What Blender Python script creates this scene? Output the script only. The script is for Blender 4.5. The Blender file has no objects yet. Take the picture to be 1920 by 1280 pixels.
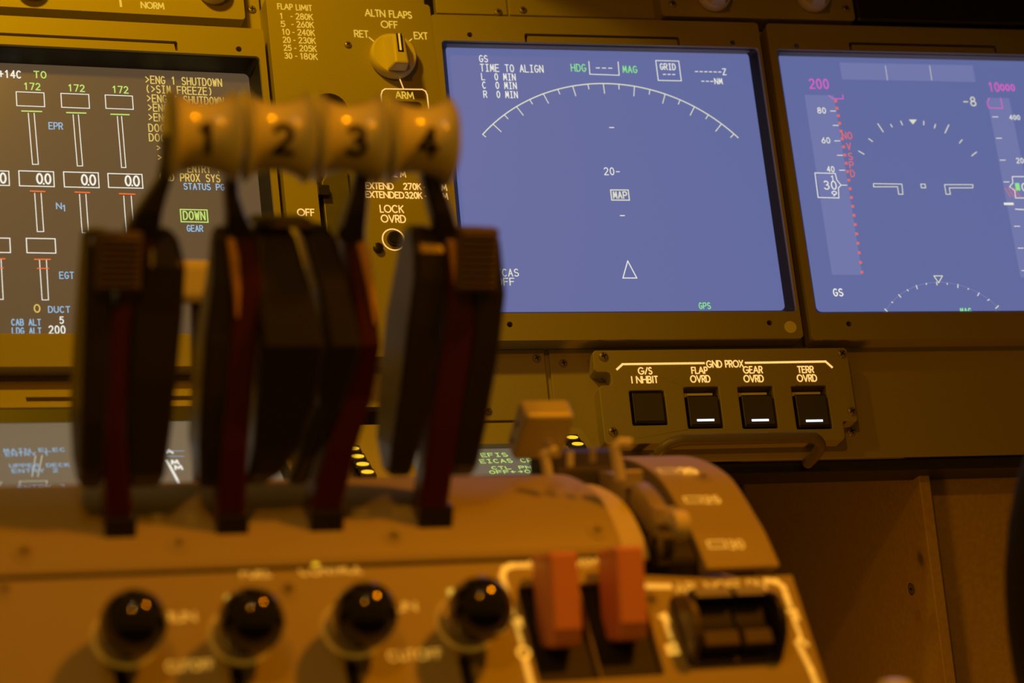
import bpy, bmesh, math, random
from mathutils import Vector, Matrix
random.seed(4)
SC = bpy.context.scene
COL = SC.collection
PI = math.pi
rad = math.radians

# ------------------------------------------------------------------ camera
FPX = 4000.0                                   # 75 mm on a 36 mm sensor at 1920 px
YAW, PITCH, ROLL = rad(20.34), rad(4.12), rad(1.48)
TILT, CANT = rad(16.83), rad(7.44)
CAM = Vector((0, 0, 1.1))
RM = Matrix.Rotation(-YAW, 3, 'Z') @ Matrix.Rotation(PITCH, 3, 'X') @ Matrix.Rotation(ROLL, 3, 'Y')
CR, CF, CU = RM.col[0].copy(), RM.col[1].copy(), RM.col[2].copy()
cd = bpy.data.cameras.new('camera'); cam = bpy.data.objects.new('camera', cd); COL.objects.link(cam)
cd.sensor_width = 36; cd.lens = 75; cd.clip_start = .02
m = Matrix((CR, CU, -CF)).transposed().to_4x4(); m.translation = CAM
cam.matrix_world = m
cd.dof.use_dof = True; cd.dof.focus_distance = 1.54; cd.dof.aperture_fstop = 5.0
SC.camera = cam
SC.view_settings.view_transform = 'Standard'; SC.view_settings.look = 'None'
SC.view_settings.exposure = 0; SC.view_settings.gamma = 1
SC.view_settings.use_curve_mapping = False

# ------------------------------------------------------------------ world and lamps
w = bpy.data.worlds.new('world'); SC.world = w; w.use_nodes = True
w.node_tree.nodes['Background'].inputs[0].default_value = (1, .42, .02, 1)
w.node_tree.nodes['Background'].inputs[1].default_value = .07

def lamp(name, kind, loc, target, power, color, size=.05, angle=90, blend=.5):
    l = bpy.data.lights.new(name, kind); l.energy = power; l.color = color
    if kind == 'SPOT': l.spot_size = rad(angle); l.spot_blend = blend; l.shadow_soft_size = size
    elif kind == 'AREA': l.size = size
    else: l.shadow_soft_size = size
    o = bpy.data.objects.new(name, l); COL.objects.link(o); o.location = loc
    o.rotation_euler = (Vector(target) - Vector(loc)).to_track_quat('-Z', 'Y').to_euler()
    return o
# overhead dome lamp above the aisle stand, a flood lamp for the centre panel, a map lamp behind
lamp('dome_lamp', 'SPOT', (.80, .60, 2.0), (.36, 1.06, 1.10), 21, (1, .28, .0), .04, 37, .5)
lamp('panel_flood_lamp', 'SPOT', (.15, 1.20, 1.82), (.28, 1.50, 1.42), 9.4, (1, .50, .0), .03, 80, .9)
lamp('map_lamp', 'SPOT', (-.20, .0, 2.05), (.36, 1.2, 1.12), 12, (1, .33, .0), .03, 50, .7)
lamp('kick_fill_light', 'POINT', (.62, 1.25, .72), (.7, 1.5, 1.0), 1.2, (1, .33, .0), .03)  # added fill light, out of view, to lift the kick panels
lamp('glint_light', 'SPOT', (.05, .45, 2.0), (.35, 1.05, 1.1), 1.2, (1, .72, .34), .005, 40, .5)  # added small source, only for glints on grips and knobs

# ------------------------------------------------------------------ frames and pixel helpers
def ray(x, y): return CF + CR * ((x - 960) / FPX) - CU * ((y - 640) / FPX)

class Frame:
    def __init__(s, O, U, V, N): s.O, s.U, s.V, s.N = Vector(O), Vector(U).normalized(), Vector(V).normalized(), Vector(N).normalized()
    def pp(s, x, y, h=0.0):                      # photo point -> (u, v) on the plane h above this frame's plane
        d = ray(x, y); A = s.O + s.N * h
        Q = CAM + d * ((A - CAM).dot(s.N) / d.dot(s.N)) - A
        return Q.dot(s.U), Q.dot(s.V)
    def at(s, u, v, w=0): return s.O + s.U * u + s.V * v + s.N * w
    def rect(s, x0, y0, x1, y1, h=0.0):          # axis-aligned rectangle on the plane
        xm, ym = (x0 + x1) / 2, (y0 + y1) / 2
        return s.pp(x0, ym, h)[0], s.pp(x1, ym, h)[0], s.pp(xm, y1, h)[1], s.pp(xm, y0, h)[1]
    def mat(s, o=(0, 0, 0)):
        M = Matrix((s.U, s.V, s.N)).transposed().to_4x4(); M.translation = s.at(*o); return M

XA = Vector((1, 0, 0))
V0 = Vector((0, math.sin(TILT), math.cos(TILT)))
MC = Matrix.Rotation(-CANT, 3, 'Z')
U2, V2 = MC @ XA, MC @ V0
N1, N2 = XA.cross(V0), U2.cross(V2)
CREASE = Vector((.49388, 1.47573, 1.33127))
FC = Frame(CREASE, XA, V0, N1)                   # centre panel
FR = Frame(CREASE, U2, V2, N2)                   # pilot panel, canted
def slope_frame(O, deg):
    a = rad(deg); return Frame(O, XA, (0, math.cos(a), math.sin(a)), (0, -math.sin(a), math.cos(a)))
_u, _v = FC.pp(200, 712, -.018); FD = slope_frame(FC.at(_u, _v, -.018), 33)
_u, _v = FR.pp(900, 793, -.014); FK = slope_frame(FR.at(_u, _v, -.014), 33)
FP = Frame((.5373, 1.0273, 1.0535), XA, (0, .531, .847), (0, -.847, .531))      # fuel control panel
_a = rad(15); FL = Frame((0, 1.05, 1.086), XA, (0, -math.sin(_a), math.cos(_a)), (0, -math.cos(_a), -math.sin(_a)))
FW = Frame((0, 0, 0), (1, 0, 0), (0, 1, 0), (0, 0, 1))

# ------------------------------------------------------------------ mesh builder
class MB:
    def __init__(s): s.v = []; s.f = []; s.mi = []; s.cur = 0; s.marks = []
    def add(s, vs, fs):
        b = len(s.v); s.v += [tuple(p) for p in vs]
        for f in fs: s.f.append([b + i for i in f]); s.mi.append(s.cur)
    def mark(s): s.marks.append(len(s.f))
    def pieces(s):
        out = []; mk = sorted(set([0] + s.marks)) + [len(s.f)]
        for a, b in zip(mk, mk[1:]):
            if b > a:
                q = MB(); ids = sorted({i for f in s.f[a:b] for i in f}); mp = {i: k for k, i in enumerate(ids)}
                q.v = [s.v[i] for i in ids]; q.f = [[mp[i] for i in f] for f in s.f[a:b]]; q.mi = s.mi[a:b]; out.append(q)
        return out
    def box(s, u0, u1, v0, v1, w0, w1):
        s.add([(u0, v0, w0), (u1, v0, w0), (u1, v1, w0), (u0, v1, w0), (u0, v0, w1), (u1, v0, w1), (u1, v1, w1), (u0, v1, w1)],
              [(0, 3, 2, 1), (4, 5, 6, 7), (0, 1, 5, 4), (1, 2, 6, 5), (2, 3, 7, 6), (3, 0, 4, 7)]); return s
    def prism(s, poly, w0, w1, holes=()):
        loops = [poly] + list(holes)
        bm = bmesh.new(); es = []
        for lp in loops:
            vv = [bm.verts.new((p[0], p[1], w1)) for p in lp]
            es += [bm.edges.new((vv[i], vv[(i + 1) % len(vv)])) for i in range(len(vv))]
        bmesh.ops.triangle_fill(bm, use_beauty=True, edges=es, normal=(0, 0, 1))
        bm.verts.index_update(); top = [v.co[:] for v in bm.verts]; fs = [[v.index for v in f.verts] for f in bm.faces]
        bm.free(); n = len(top)
        vs = top + [(a, b, w0) for a, b, c in top]
        F = fs + [[n + i for i in reversed(f)] for f in fs]
        k = 0
        for lp in loops:
            L = len(lp)
            for i in range(L):
                a, b = k + i, k + (i + 1) % L; F.append((a, n + a, n + b, b))
            k += L
        s.add(vs, F); return s
    def xprism(s, poly, u0, u1):                 # poly of (v, w) run along u
        n = len(poly)
        s.add([(u0, a, b) for a, b in poly] + [(u1, a, b) for a, b in poly],
              [tuple(range(n))[::-1], tuple(range(n, 2 * n))] + [(i, (i + 1) % n, n + (i + 1) % n, n + i) for i in range(n)]); return s
    def loft(s, rings, caps=True):
        n = len(rings[0]); F = []
        for j in range(len(rings) - 1):
            for i in range(n):
                F.append((j * n + i, j * n + (i + 1) % n, (j + 1) * n + (i + 1) % n, (j + 1) * n + i))
        if caps: F += [tuple(range(n))[::-1], tuple(range((len(rings) - 1) * n, len(rings) * n))]
        s.add([p for r in rings for p in r], F); return s
    def lathe(s, c, prof, axis='w', n=28, caps=True):
        rings = []
        for r, h in prof:
            ring = []
            for i in range(n):
                a = 2 * PI * i / n; x, y = r * math.cos(a), r * math.sin(a)
                ring.append({'w': (c[0] + x, c[1] + y, c[2] + h), 'u': (c[0] + h, c[1] + x, c[2] + y), 'v': (c[0] + y, c[1] + h, c[2] + x)}[axis])
            rings.append(ring)
        return s.loft(rings, caps)
    def tube(s, pts, r, n=12, caps=True):
        pts = [Vector(p) for p in pts]; rr = r if isinstance(r, (list, tuple)) else [r] * len(pts)
        rings = []; ref = Vector((.31, .2, .9))
        for i, p in enumerate(pts):
            t = (pts[min(i + 1, len(pts) - 1)] - pts[max(i - 1, 0)]).normalized()
            a = t.cross(ref).normalized(); b = t.cross(a)
            rings.append([p + (a * math.cos(2 * PI * k / n) + b * math.sin(2 * PI * k / n)) * rr[i] for k in range(n)])
        return s.loft(rings, caps)
    def ribbon(s, pts, wd, h=0, fmap=None, close=False):
        if close: pts = list(pts) + [pts[0]]
        if fmap:                                   # follow the curved surface in short steps
            out = [pts[0]]
            for (x0, y0), (x1, y1) in zip(pts, pts[1:]):
                k = max(1, int(math.hypot(x1 - x0, y1 - y0) / .0011)); out += [(x0 + (x1 - x0) * i / k, y0 + (y1 - y0) * i / k) for i in range(1, k + 1)]
            pts = out
        for (x0, y0), (x1, y1) in zip(pts, pts[1:]):
            dx, dy = x1 - x0, y1 - y0; L = math.hypot(dx, dy)
            if L < 1e-9: continue
            dx, dy = dx / L * wd * .5, dy / L * wd * .5; e = .75
            q = [(x0 - dx * e - dy, y0 - dy * e + dx), (x0 - dx * e + dy, y0 - dy * e - dx), (x1 + dx * e + dy, y1 + dy * e - dx), (x1 + dx * e - dy, y1 + dy * e + dx)]
            s.add([fmap(a, b) if fmap else (a, b, h) for a, b in q], [(0, 1, 2, 3)])
        return s
    def poly(s, pts, h): s.add([(a, b, h) for a, b in pts], [tuple(range(len(pts)))]); return s

def rrect(u0, u1, v0, v1, r, n=4):
    if u0 > u1: u0, u1 = u1, u0
    r = min(r, (u1 - u0) * .49, (v1 - v0) * .49); out = []
    for cx, cy, a in ((u1 - r, v1 - r, 0), (u0 + r, v1 - r, 90), (u0 + r, v0 + r, 180), (u1 - r, v0 + r, 270)):
        for i in range(n + 1):
            t = rad(a + 90 * i / n); out.append((cx + r * math.cos(t), cy + r * math.sin(t)))
    return out
def circ(u, v, r, n=20): return [(u + r * math.cos(2 * PI * i / n), v + r * math.sin(2 * PI * i / n)) for i in range(n)]

# ------------------------------------------------------------------ materials
MATS = {}
def mat(name, base, rough=.5, metal=0, emit=None, es=1.0, grain=0, bump=0, scale=300, coat=0, spec=.5):
    M = bpy.data.materials.new(name); M.use_nodes = True; t = M.node_tree; b = t.nodes['Principled BSDF']
    b.inputs['Base Color'].default_value = (*base, 1); b.inputs['Roughness'].default_value = rough
    b.inputs['Metallic'].default_value = metal; b.inputs['Coat Weight'].default_value = coat; b.inputs['Coat Roughness'].default_value = .22 if name.startswith('lever') else .06
    b.inputs['Specular IOR Level'].default_value = spec
    if emit: b.inputs['Emission Color'].default_value = (*emit, 1); b.inputs['Emission Strength'].default_value = es
    if grain or bump:
        tc = t.nodes.new('ShaderNodeTexCoord'); nz = t.nodes.new('ShaderNodeTexNoise'); nz.inputs['Scale'].default_value = scale; nz.inputs['Detail'].default_value = 4
        t.links.new(tc.outputs['Object'], nz.inputs['Vector'])
        if grain:
            mx = t.nodes.new('ShaderNodeMix'); mx.data_type = 'RGBA'
            mx.inputs['A'].default_value = tuple(c * (1 - grain) for c in base) + (1,); mx.inputs['B'].default_value = tuple(min(1, c * (1 + grain)) for c in base) + (1,)
            t.links.new(nz.outputs['Fac'], mx.inputs['Factor']); t.links.new(mx.outputs['Result'], b.inputs['Base Color'])
        if bump:
            bp = t.nodes.new('ShaderNodeBump'); bp.inputs['Strength'].default_value = bump; bp.inputs['Distance'].default_value = .0004
            t.links.new(nz.outputs['Fac'], bp.inputs['Height']); t.links.new(bp.outputs['Normal'], b.inputs['Normal'])
    MATS[name] = M; return M
mat('panel_paint', (.40, .36, .22), .55, grain=.08, bump=.15, scale=900)
mat('bezel_paint', (.38, .34, .21), .5, grain=.05, bump=.08, scale=700)
mat('pedestal_paint', (.46, .41, .24), .5, grain=.06, bump=.1, scale=500)
mat('bare_paint', (.80, .78, .66), .6, grain=.15, scale=60)
mat('dark_plastic', (.02, .018, .016), .35)
mat('black', (.006, .006, .006), .6)
mat('dark_rim', (.020, .021, .026), .45)
mat('cream', (.80, .84, .50), .30, coat=1)
mat('handle_cream', (.60, .60, .34), .35)
mat('gear_metal', (.17, .165, .16), .4, .3, grain=.2, scale=150)
mat('switch_grey', (.075, .068, .055), .4)
mat('guide_dark', (.05, .05, .055), .5)
mat('knob_cream', (.72, .66, .45), .4)
mat('white', (.92, .90, .80), .5)
mat('ink', (.02, .014, .01), .5)
mat('steel', (.62, .58, .52), .35, .45, grain=.15, scale=80)
mat('dull_steel', (.50, .47, .42), .5, .2, grain=.2, scale=120)
mat('screw_paint', (.32, .28, .22), .35, .3)
mat('lever_black', (.028, .024, .020), .30, coat=.4)
mat('lever_red', (.075, .010, .005), .3, coat=.3)
mat('rib_brown', (.14, .11, .07), .4)
mat('recess_grey', (.14, .125, .095), .6)
mat('handle_paint', (.20, .17, .11), .4)
mat('pad_gloss_grey', (.42, .42, .38), .35)
mat('trim_red', (.92, .40, .30), .4)
mat('ball_black', (.01, .009, .008), .12, coat=1)
mat('kick_brown', (.50, .38, .17), .7, grain=.25, bump=.4, scale=260)
mat('floor_dark', (.05, .04, .03), .9)
def glow(name, c, s=1): return mat(name, (.02, .02, .02), .5, emit=c, es=s)
glow('leg_amber', (.92, .56, .06), .85)
glow('leg_bright', (1, .56, .16), 1.25)
mat('leg_dim', (.8, .7, .4), .5, emit=(1, .52, .06), es=.60)
mat('ring_mark', (.62, .55, .34), .5, emit=(1, .45, .03), es=.10)
mat('lit_edge_orange', (.85, .50, .12), .35)  # light on the lever legs' edges, put into the colour
glow('sym_white', (.85, .84, .74), 1.0)
glow('sym_paper', (.80, .80, .62), .9)
glow('sym_green', (.26, .78, .26), 1)
glow('sym_lime', (.55, .80, .18), .9)
glow('sym_amber', (.85, .60, .14), .85)
glow('sym_blue', (.22, .45, .95), .9)
glow('sym_cyan', (.35, .60, .85), .8)
glow('sym_magenta', (.85, .12, .62), .9)
glow('sym_red', (.85, .16, .14), .9)
glow('sym_orange', (.95, .16, .04), .9)
glow('key_white', (.85, .88, 1), 1.3)
glow('key_yellow', (1, .56, .02), 1.2)
glow('tape_blue', (.165, .185, .40), 1)
glow('tape_edge', (.20, .22, .45), 1)
mat('screen_blue', (.07, .07, .07), .28, emit=(.114, .142, .345), es=1, spec=.3)
mat('screen_brown', (.07, .066, .06), .30, emit=(.090, .059, .032), es=1, spec=.3)
mat('screen_grey', (.12, .12, .12), .3, emit=(.10, .098, .075), es=1, spec=.3)

# ------------------------------------------------------------------ objects
def tag(o, label=None, cat=None, group=None, kind=None):
    if label: o['label'] = label
    if cat: o['category'] = cat
    if group: o['group'] = group
    if kind: o['kind'] = kind
    return o
def mesh_of(name, mb, mats, origin=(0, 0, 0), smooth=False):
    me = bpy.data.meshes.new(name)
    me.from_pydata([(a - origin[0], b - origin[1], c - origin[2]) for a, b, c in mb.v], [], mb.f)
    for k in (mats if isinstance(mats, (list, tuple)) else [mats]): me.materials.append(MATS[k])
    me.polygons.foreach_set('material_index', mb.mi)
    bm = bmesh.new(); bm.from_mesh(me); bmesh.ops.remove_doubles(bm, verts=bm.verts, dist=1e-7); bmesh.ops.recalc_face_normals(bm, faces=bm.faces)
    bm.to_mesh(me); bm.free()
    if smooth: me.shade_smooth(); me.set_sharp_from_angle(angle=rad(smooth if smooth is not True else 40))
    me.update(); return me
class Thing:
    def parts(s, name, mb, mats, **k): return [s.part(name, q, mats, **k) for q in mb.pieces()]
    def __init__(s, name, label, cat, fr, o=(0, 0, 0), group=None):
        s.fr, s.o = fr, o
        s.e = bpy.data.objects.new(name, None); COL.objects.link(s.e); s.e.empty_display_size = .01
        s.e.matrix_world = fr.mat(o); tag(s.e, label, cat, group)
    def part(s, name, mb, mats, parent=None, bevel=0, smooth=False, label=None, segs=2):
        o = bpy.data.objects.new(name, mesh_of(name, mb, mats, s.o, smooth)); COL.objects.link(o)
        o.parent = parent or s.e
        if bevel:
            b = o.modifiers.new('edge', 'BEVEL'); b.width = bevel; b.segments = segs; b.limit_method = 'ANGLE'; b.angle_limit = rad(35)
        if label: o['label'] = label
        return o
def copy_thing(t, loc, label, group=None):
    r = t.e.copy(); COL.objects.link(r); r.matrix_world = t.fr.mat(loc); r['label'] = label
    if group: r['group'] = group
    for ch in t.e.children:
        c = ch.copy(); COL.objects.link(c); c.parent = r
        for g in ch.children: d = g.copy(); COL.objects.link(d); d.parent = c
    return r
def struct(name, mb, m, bevel=0):
    o = bpy.data.objects.new(name, mesh_of(name, mb, m)); COL.objects.link(o); tag(o, kind='structure'); return o

# ------------------------------------------------------------------ stroke lettering
def arc(cx, cy, rx, ry, a0, a1, n=None):
    n = n or max(4, int(abs(a1 - a0) / 22)); return [(cx + rx * math.cos(rad(a0 + (a1 - a0) * i / n)), cy + ry * math.sin(rad(a0 + (a1 - a0) * i / n))) for i in range(n + 1)]
G = {
 'A': [[(0, 0), (.5, 1), (1, 0)], [(.2, .35), (.8, .35)]], 'B': [[(0, 0), (0, 1), (.5, 1)] + arc(.5, .76, .4, .24, 90, -90) + [(0, .52)], [(.5, .52)] + arc(.55, .26, .45, .26, 90, -90) + [(0, 0)]],
 'C': [arc(.52, .5, .52, .5, 48, 312)], 'D': [[(0, 0), (0, 1), (.35, 1)] + arc(.4, .5, .6, .5, 90, -90) + [(.35, 0), (0, 0)]],
 'E': [[(1, 1), (0, 1), (0, 0), (1, 0)], [(0, .52), (.85, .52)]], 'F': [[(1, 1), (0, 1), (0, 0)], [(0, .52), (.85, .52)]],
 'G': [arc(.52, .5, .52, .5, 48, 340) + [(1, .46), (.58, .46)]], 'H': [[(0, 0), (0, 1)], [(1, 0), (1, 1)], [(0, .52), (1, .52)]], 'I': [[(.5, 0), (.5, 1)]],
 'J': [[(.9, 1), (.9, .3)] + arc(.5, .3, .4, .3, 0, -180)], 'K': [[(0, 0), (0, 1)], [(1, 1), (0, .45)], [(.35, .62), (1, 0)]], 'L': [[(0, 1), (0, 0), (1, 0)]],
 'M': [[(0, 0), (.12, 1), (.5, .25), (.88, 1), (1, 0)]], 'N': [[(0, 0), (0, 1), (1, 0), (1, 1)]], 'O': [arc(.5, .5, .5, .5, 0, 360)],
 'P': [[(0, 0), (0, 1), (.55, 1)] + arc(.6, .73, .4, .27, 90, -90) + [(0, .46)]], 'Q': [arc(.5, .5, .5, .5, 0, 360), [(.6, .3), (1, -.05)]],
 'R': [[(0, 0), (0, 1), (.55, 1)] + arc(.55, .74, .42, .26, 90, -90) + [(0, .48)], [(.5, .48), (1, 0)]],
 'S': [arc(.5, .75, .44, .25, 35, 270) + arc(.5, .25, .48, .25, 90, -150)], 'T': [[(0, 1), (1, 1)], [(.5, 1), (.5, 0)]],
 'U': [[(0, 1), (0, .35)] + arc(.5, .35, .5, .35, 180, 360) + [(1, 1)]], 'V': [[(0, 1), (.5, 0), (1, 1)]], 'W': [[(0, 1), (.25, 0), (.5, .8), (.75, 0), (1, 1)]],
 'X': [[(0, 0), (1, 1)], [(0, 1), (1, 0)]], 'Y': [[(0, 1), (.5, .5), (1, 1)], [(.5, .5), (.5, 0)]], 'Z': [[(0, 1), (1, 1), (0, 0), (1, 0)]],
 '0': [arc(.5, .5, .46, .5, 0, 360)], '1': [[(.2, .8), (.55, 1), (.55, 0)]], '2': [arc(.48, .72, .44, .28, 160, -35) + [(0, 0), (1, 0)]],
 '3': [arc(.47, .76, .4, .24, 150, -90) + arc(.47, .27, .5, .27, 80, -150)], '4': [[(.72, 0), (.72, 1), (0, .3), (1, .3)]],
 '5': [[(.92, 1), (.22, 1), (.12, .55)] + arc(.45, .33, .5, .33, 120, -140)], '6': [arc(.5, .32, .47, .32, 0, 360), [(.72, 1), (.1, .45)]],
 '7': [[(0, 1), (1, 1), (.35, 0)]], '8': [arc(.5, .76, .38, .24, 0, 360), arc(.5, .26, .48, .26, 0, 360)], '9': [arc(.5, .68, .47, .32, 0, 360), [(.28, 0), (.9, .55)]],
 '-': [[(.1, .45), (.9, .45)]], '.': [[(.4, .03), (.6, .03)]], '/': [[(0, 0), (1, 1)]], '>': [[(.1, .85), (.9, .5), (.1, .15)]],
 '(': [arc(1.1, .5, .8, .62, 125, 235)], ')': [arc(-.1, .5, .8, .62, 55, -55)], '+': [[(0, .5), (1, .5)], [(.5, .1), (.5, .9)]],
 '<': [[(.9, .5), (.1, .5)], [(.45, .8), (.1, .5), (.45, .2)]], '~': [[(.1, .5), (.9, .5)], [(.55, .8), (.9, .5), (.55, .2)]], 'i': [[(.5, 0), (.5, 1)], [(.15, 1), (.85, 1)], [(.15, 0), (.85, 0)]],
}
WID = dict(A=.78, B=.52, C=.8, D=.68, E=.45, F=.43, G=.86, H=.66, I=.12, J=.4, K=.58, L=.4, M=.9, N=.72, O=.92, P=.48, Q=.92, R=.5, S=.48, T=.5, U=.6, V=.72, W=1, X=.62, Y=.6, Z=.58)
def wid(ch): return WID.get(ch, {'1': .34, '-': .34, '.': .14, '/': .42, ' ': .3, '(': .3, ')': .3}.get(ch, .56))
def text(mb, s, u0, u1, vb, vh, sw, h=0, mono=True, fmap=None):
    if mono:
        p = (u1 - u0) / (len(s) - .32); cells = [(u0 + p * i, p * .68) for i in range(len(s))]
    else:
        tot = sum(wid(c) for c in s) + .2 * (len(s) - 1); k = (u1 - u0) / tot; cells = []; x = u0
        for c in s: cells.append((x, wid(c) * k)); x += (wid(c) + .2) * k
    for ch, (x, ww) in zip(s, cells):
        if ch == ' ': continue
        if mono and ch == 'I': ch = 'i'
        for st in G[ch]: mb.ribbon([(x + a * ww, vb + b * vh) for a, b in st], sw, h, fmap)
def ptext(mb, fr, s, x0, x1, yc, hpx, wpx, h, mono=True):   # lettering placed on plane h of fr
    mb.mark()
    u0, u1 = fr.pp(x0, yc, h)[0], fr.pp(x1, yc, h)[0]; xm = (x0 + x1) / 2
    va, vb = fr.pp(xm, yc - hpx / 2, h)[1], fr.pp(xm, yc + hpx / 2, h)[1]
    text(mb, s, u0, u1, vb, va - vb, wpx * (va - vb) / hpx, h, mono)
def pline(mb, fr, pts, wpx, h, close=False):
    mb.mark()
    mb.ribbon([fr.pp(x, y, h) for x, y in pts], wpx * 1.57 / FPX, h, None, close)
def prect(mb, fr, x0, y0, x1, y1, wpx, h):
    mb.mark()
    a, b, c, d = fr.rect(x0, y0, x1, y1, h); mb.ribbon([(a, c), (b, c), (b, d), (a, d)], wpx * 1.57 / FPX, h, None, True)
def pfill(mb, fr, x0, y0, x1, y1, h):
    mb.mark()
    a, b, c, d = fr.rect(x0, y0, x1, y1, h); mb.poly([(a, c), (b, c), (b, d), (a, d)], h)

def screw(th, fr, x, y, h, r=.0032, parent=None, flat=False, m='screw_paint'):
    u, v = fr.pp(x, y, h); mb = MB()
    mb.lathe((u, v, h), [(r, -.001), (r, .0004), (r * .92, .0010), (r * .65, .0016), (r * .25, .0018)] if not flat else [(r, -.001), (r, .0002), (r * .3, .0003)], 'w', 16)
    mb.cur = 1; a = random.uniform(0, PI / 2); t = .0019 if not flat else .0004
    for k in (0, 1):
        ca, sa = math.cos(a + k * PI / 2), math.sin(a + k * PI / 2)
        mb.ribbon([(u - ca * r * .5, v - sa * r * .5), (u + ca * r * .5, v + sa * r * .5)], r * .28, h + t)
    return th.part('screw', mb, [m, 'black'], parent, smooth=True)

# ================================================================== the setting
struct('floor', MB().box(-1.2, 1.6, -.6, 1.84, .30, .35), 'floor_dark')
struct('wall_front', MB().box(-1.2, 1.6, 1.80, 1.84, .35, 2.3), 'floor_dark')

# ================================================================== panel boards
t = Thing('instrument_panel', 'painted centre board behind the engine display and the flap and gear panel', 'panel', FC, (-.15, 0, -.020))
t.part('board', MB().box(-.42, .0125, -.168, .26, -.03, -.020), 'panel_paint')
mb = MB(); u0, u1, v0, v1 = FC.rect(0, 58, 470, 5, -.012)
t2 = t
t = Thing('instrument_panel', 'canted board behind and below the two blue displays', 'panel', FR, (.3, 0, -.020))
t.part('board', MB().box(.013, .62, -.2035, .26, -.03, -.020), 'panel_paint')
H = -.0175
a, b, c, d = FR.rect(880, 655, 1026, 783, H); a = .0125
t.part('lower_plate', MB().box(a, b, c - .002, d, -.020, H), 'panel_paint', bevel=.0006)
a, b, _, _ = FR.rect(1035, 655, 1100, 780, H); c = FR.pp(1600, 858, H)[1]
t.part('lower_plate', MB().box(a, .62, c, d, -.020, H), 'panel_paint', bevel=.0006)
for x, y in ((1006, 672), (1056, 681), (914, 770)): screw(t, FR, x, y, H)
H = -.0185
a, b, c, d = FR.rect(820, -60, 949, 60, H); a = .0125
pb = FR.pp(1120, 34, H)[1] + .001
t.part('upper_plate', MB().box(a, b, pb, d + .03, -.020, H), 'panel_paint', bevel=.0005)
a2, _, _, _ = FR.rect(953, -60, 1000, 60, H)
t.part('upper_plate', MB().box(a2, .6, pb, d + .03, -.020, H), 'panel_paint', bevel=.0005)
for x, y in ((934, 23), (980, 19)): screw(t, FR, x, y, H)
# dark trim under the board's lower edge
mb = MB(); v = FR.pp(1600, 858, -.02)[1]
mb.box(.09, .62, v - .0095, v - .0005, -.05, -.022)
t.part('lower_trim', mb, 'dark_plastic', bevel=.001)

# ================================================================== display units
def bezel_unit(th, fr, ub0, ub1, vb0, vb1, su0, su1, sv0, sv1, sh, scr, slot, holes, topgap=.004):
    H = 0.0
    outer = rrect(ub0, ub1, vb0, vb1, .003)
    op = rrect(su0 - .005, su1 + .005, sv0 - .005, sv1 + topgap, .003)
    hl = [op]
    if slot:
        x0, x1, vt = slot
        hl.append([(x0, vt - .0075), (x0 + .0016, vt - .0075), (x0 + .0024, vt - .0022), (x1 - .0024, vt - .0022), (x1 - .0016, vt - .0075), (x1, vt - .0075), (x1, vt - .001), (x1 - .001, vt), (x0 + .001, vt), (x0, vt - .001)])
    for (u, v) in holes: hl.append(circ(u, v, .0022, 12))
    bz = th.part('bezel', MB().prism(outer, -.0198, H, hl), 'bezel_paint', bevel=.0007)
    mb = MB()                                      # four dark walls round the glass
    for (q0, q1) in (((su0, sv1), (su1, sv1)), ((su1, sv0), (su1, sv1)), ((su0, sv0), (su0, sv1)), ((su0, sv0), (su1, sv0))):
        pass
    inner = rrect(su0, su1, sv0, sv1, .004); mid = rrect(su0 - .0045, su1 + .0045, sv0 - .0045, sv1 + topgap - .0005, .003)
    mb.loft([[(a, b, -.003) for a, b in mid], [(a, b, sh + .0006) for a, b in inner]], caps=False)
    th.part('inner_rim', mb, 'dark_rim')
    s = th.part('screen', MB().prism(rrect(su0 - .002, su1 + .002, sv0 - .002, sv1 + .002, .004), sh - .0015, sh), scr)
    mb = MB()
    for (u, v) in holes: mb.mark(); mb.poly(circ(u, v, .0028, 10), -.012)
    if slot: mb.mark(); mb.poly([(slot[0] - .002, sv1 + topgap + .0003), (slot[1] + .002, sv1 + topgap + .0003), (slot[1] + .002, slot[2] + .002), (slot[0] - .002, slot[2] + .002)], -.010)
    th.parts('recess_back', mb, 'black')
    return bz, s

# ---- upper engine display (left)
SH = -.0178
su1 = FC.pp(488, 380, SH)[0]; su0 = su1 - .216
sv1 = FC.pp(300, 132, SH)[1]; sv0 = FC.pp(200, 630, SH)[1]
eic = Thing('display_unit', 'brown-lit engine display with gauge bars and amber message list at the left', 'display', FC, ((su0 + su1) / 2, 0, -.020))
bu1 = FC.pp(508, 200)[0]; bv0 = FC.pp(200, 687)[1]; bv1 = FC.pp(300, 44)[1]
xs = FC.pp(333, 85)[0]
bezel_unit(eic, FC, su0 - .012, bu1, bv0, bv1, su0, su1, sv0, sv1, SH, 'screen_brown', (su0 + .03, xs, FC.pp(160, 69)[1]),
           [FC.pp(448, 92), FC.pp(448, 660)], topgap=FC.pp(300, 97)[1] - sv1)
h = SH + .0005
mb = MB()
for s, x0, x1, y, c in (('TO', 64, 86, 140, 0), ('172', 45, 75, 162, 0), ('172', 128, 158, 165, 0), ('172', 211, 240, 168, 0)): ptext(mb, FC, s, x0, x1, y, 12, 2, h)
prect(mb, FC, 339, 393, 389, 416, 2.2, h); ptext(mb, FC, 'DOWN', 344, 384, 404, 15, 2.2, h)
eic.parts('green_readout', mb, 'sym_lime')
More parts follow.
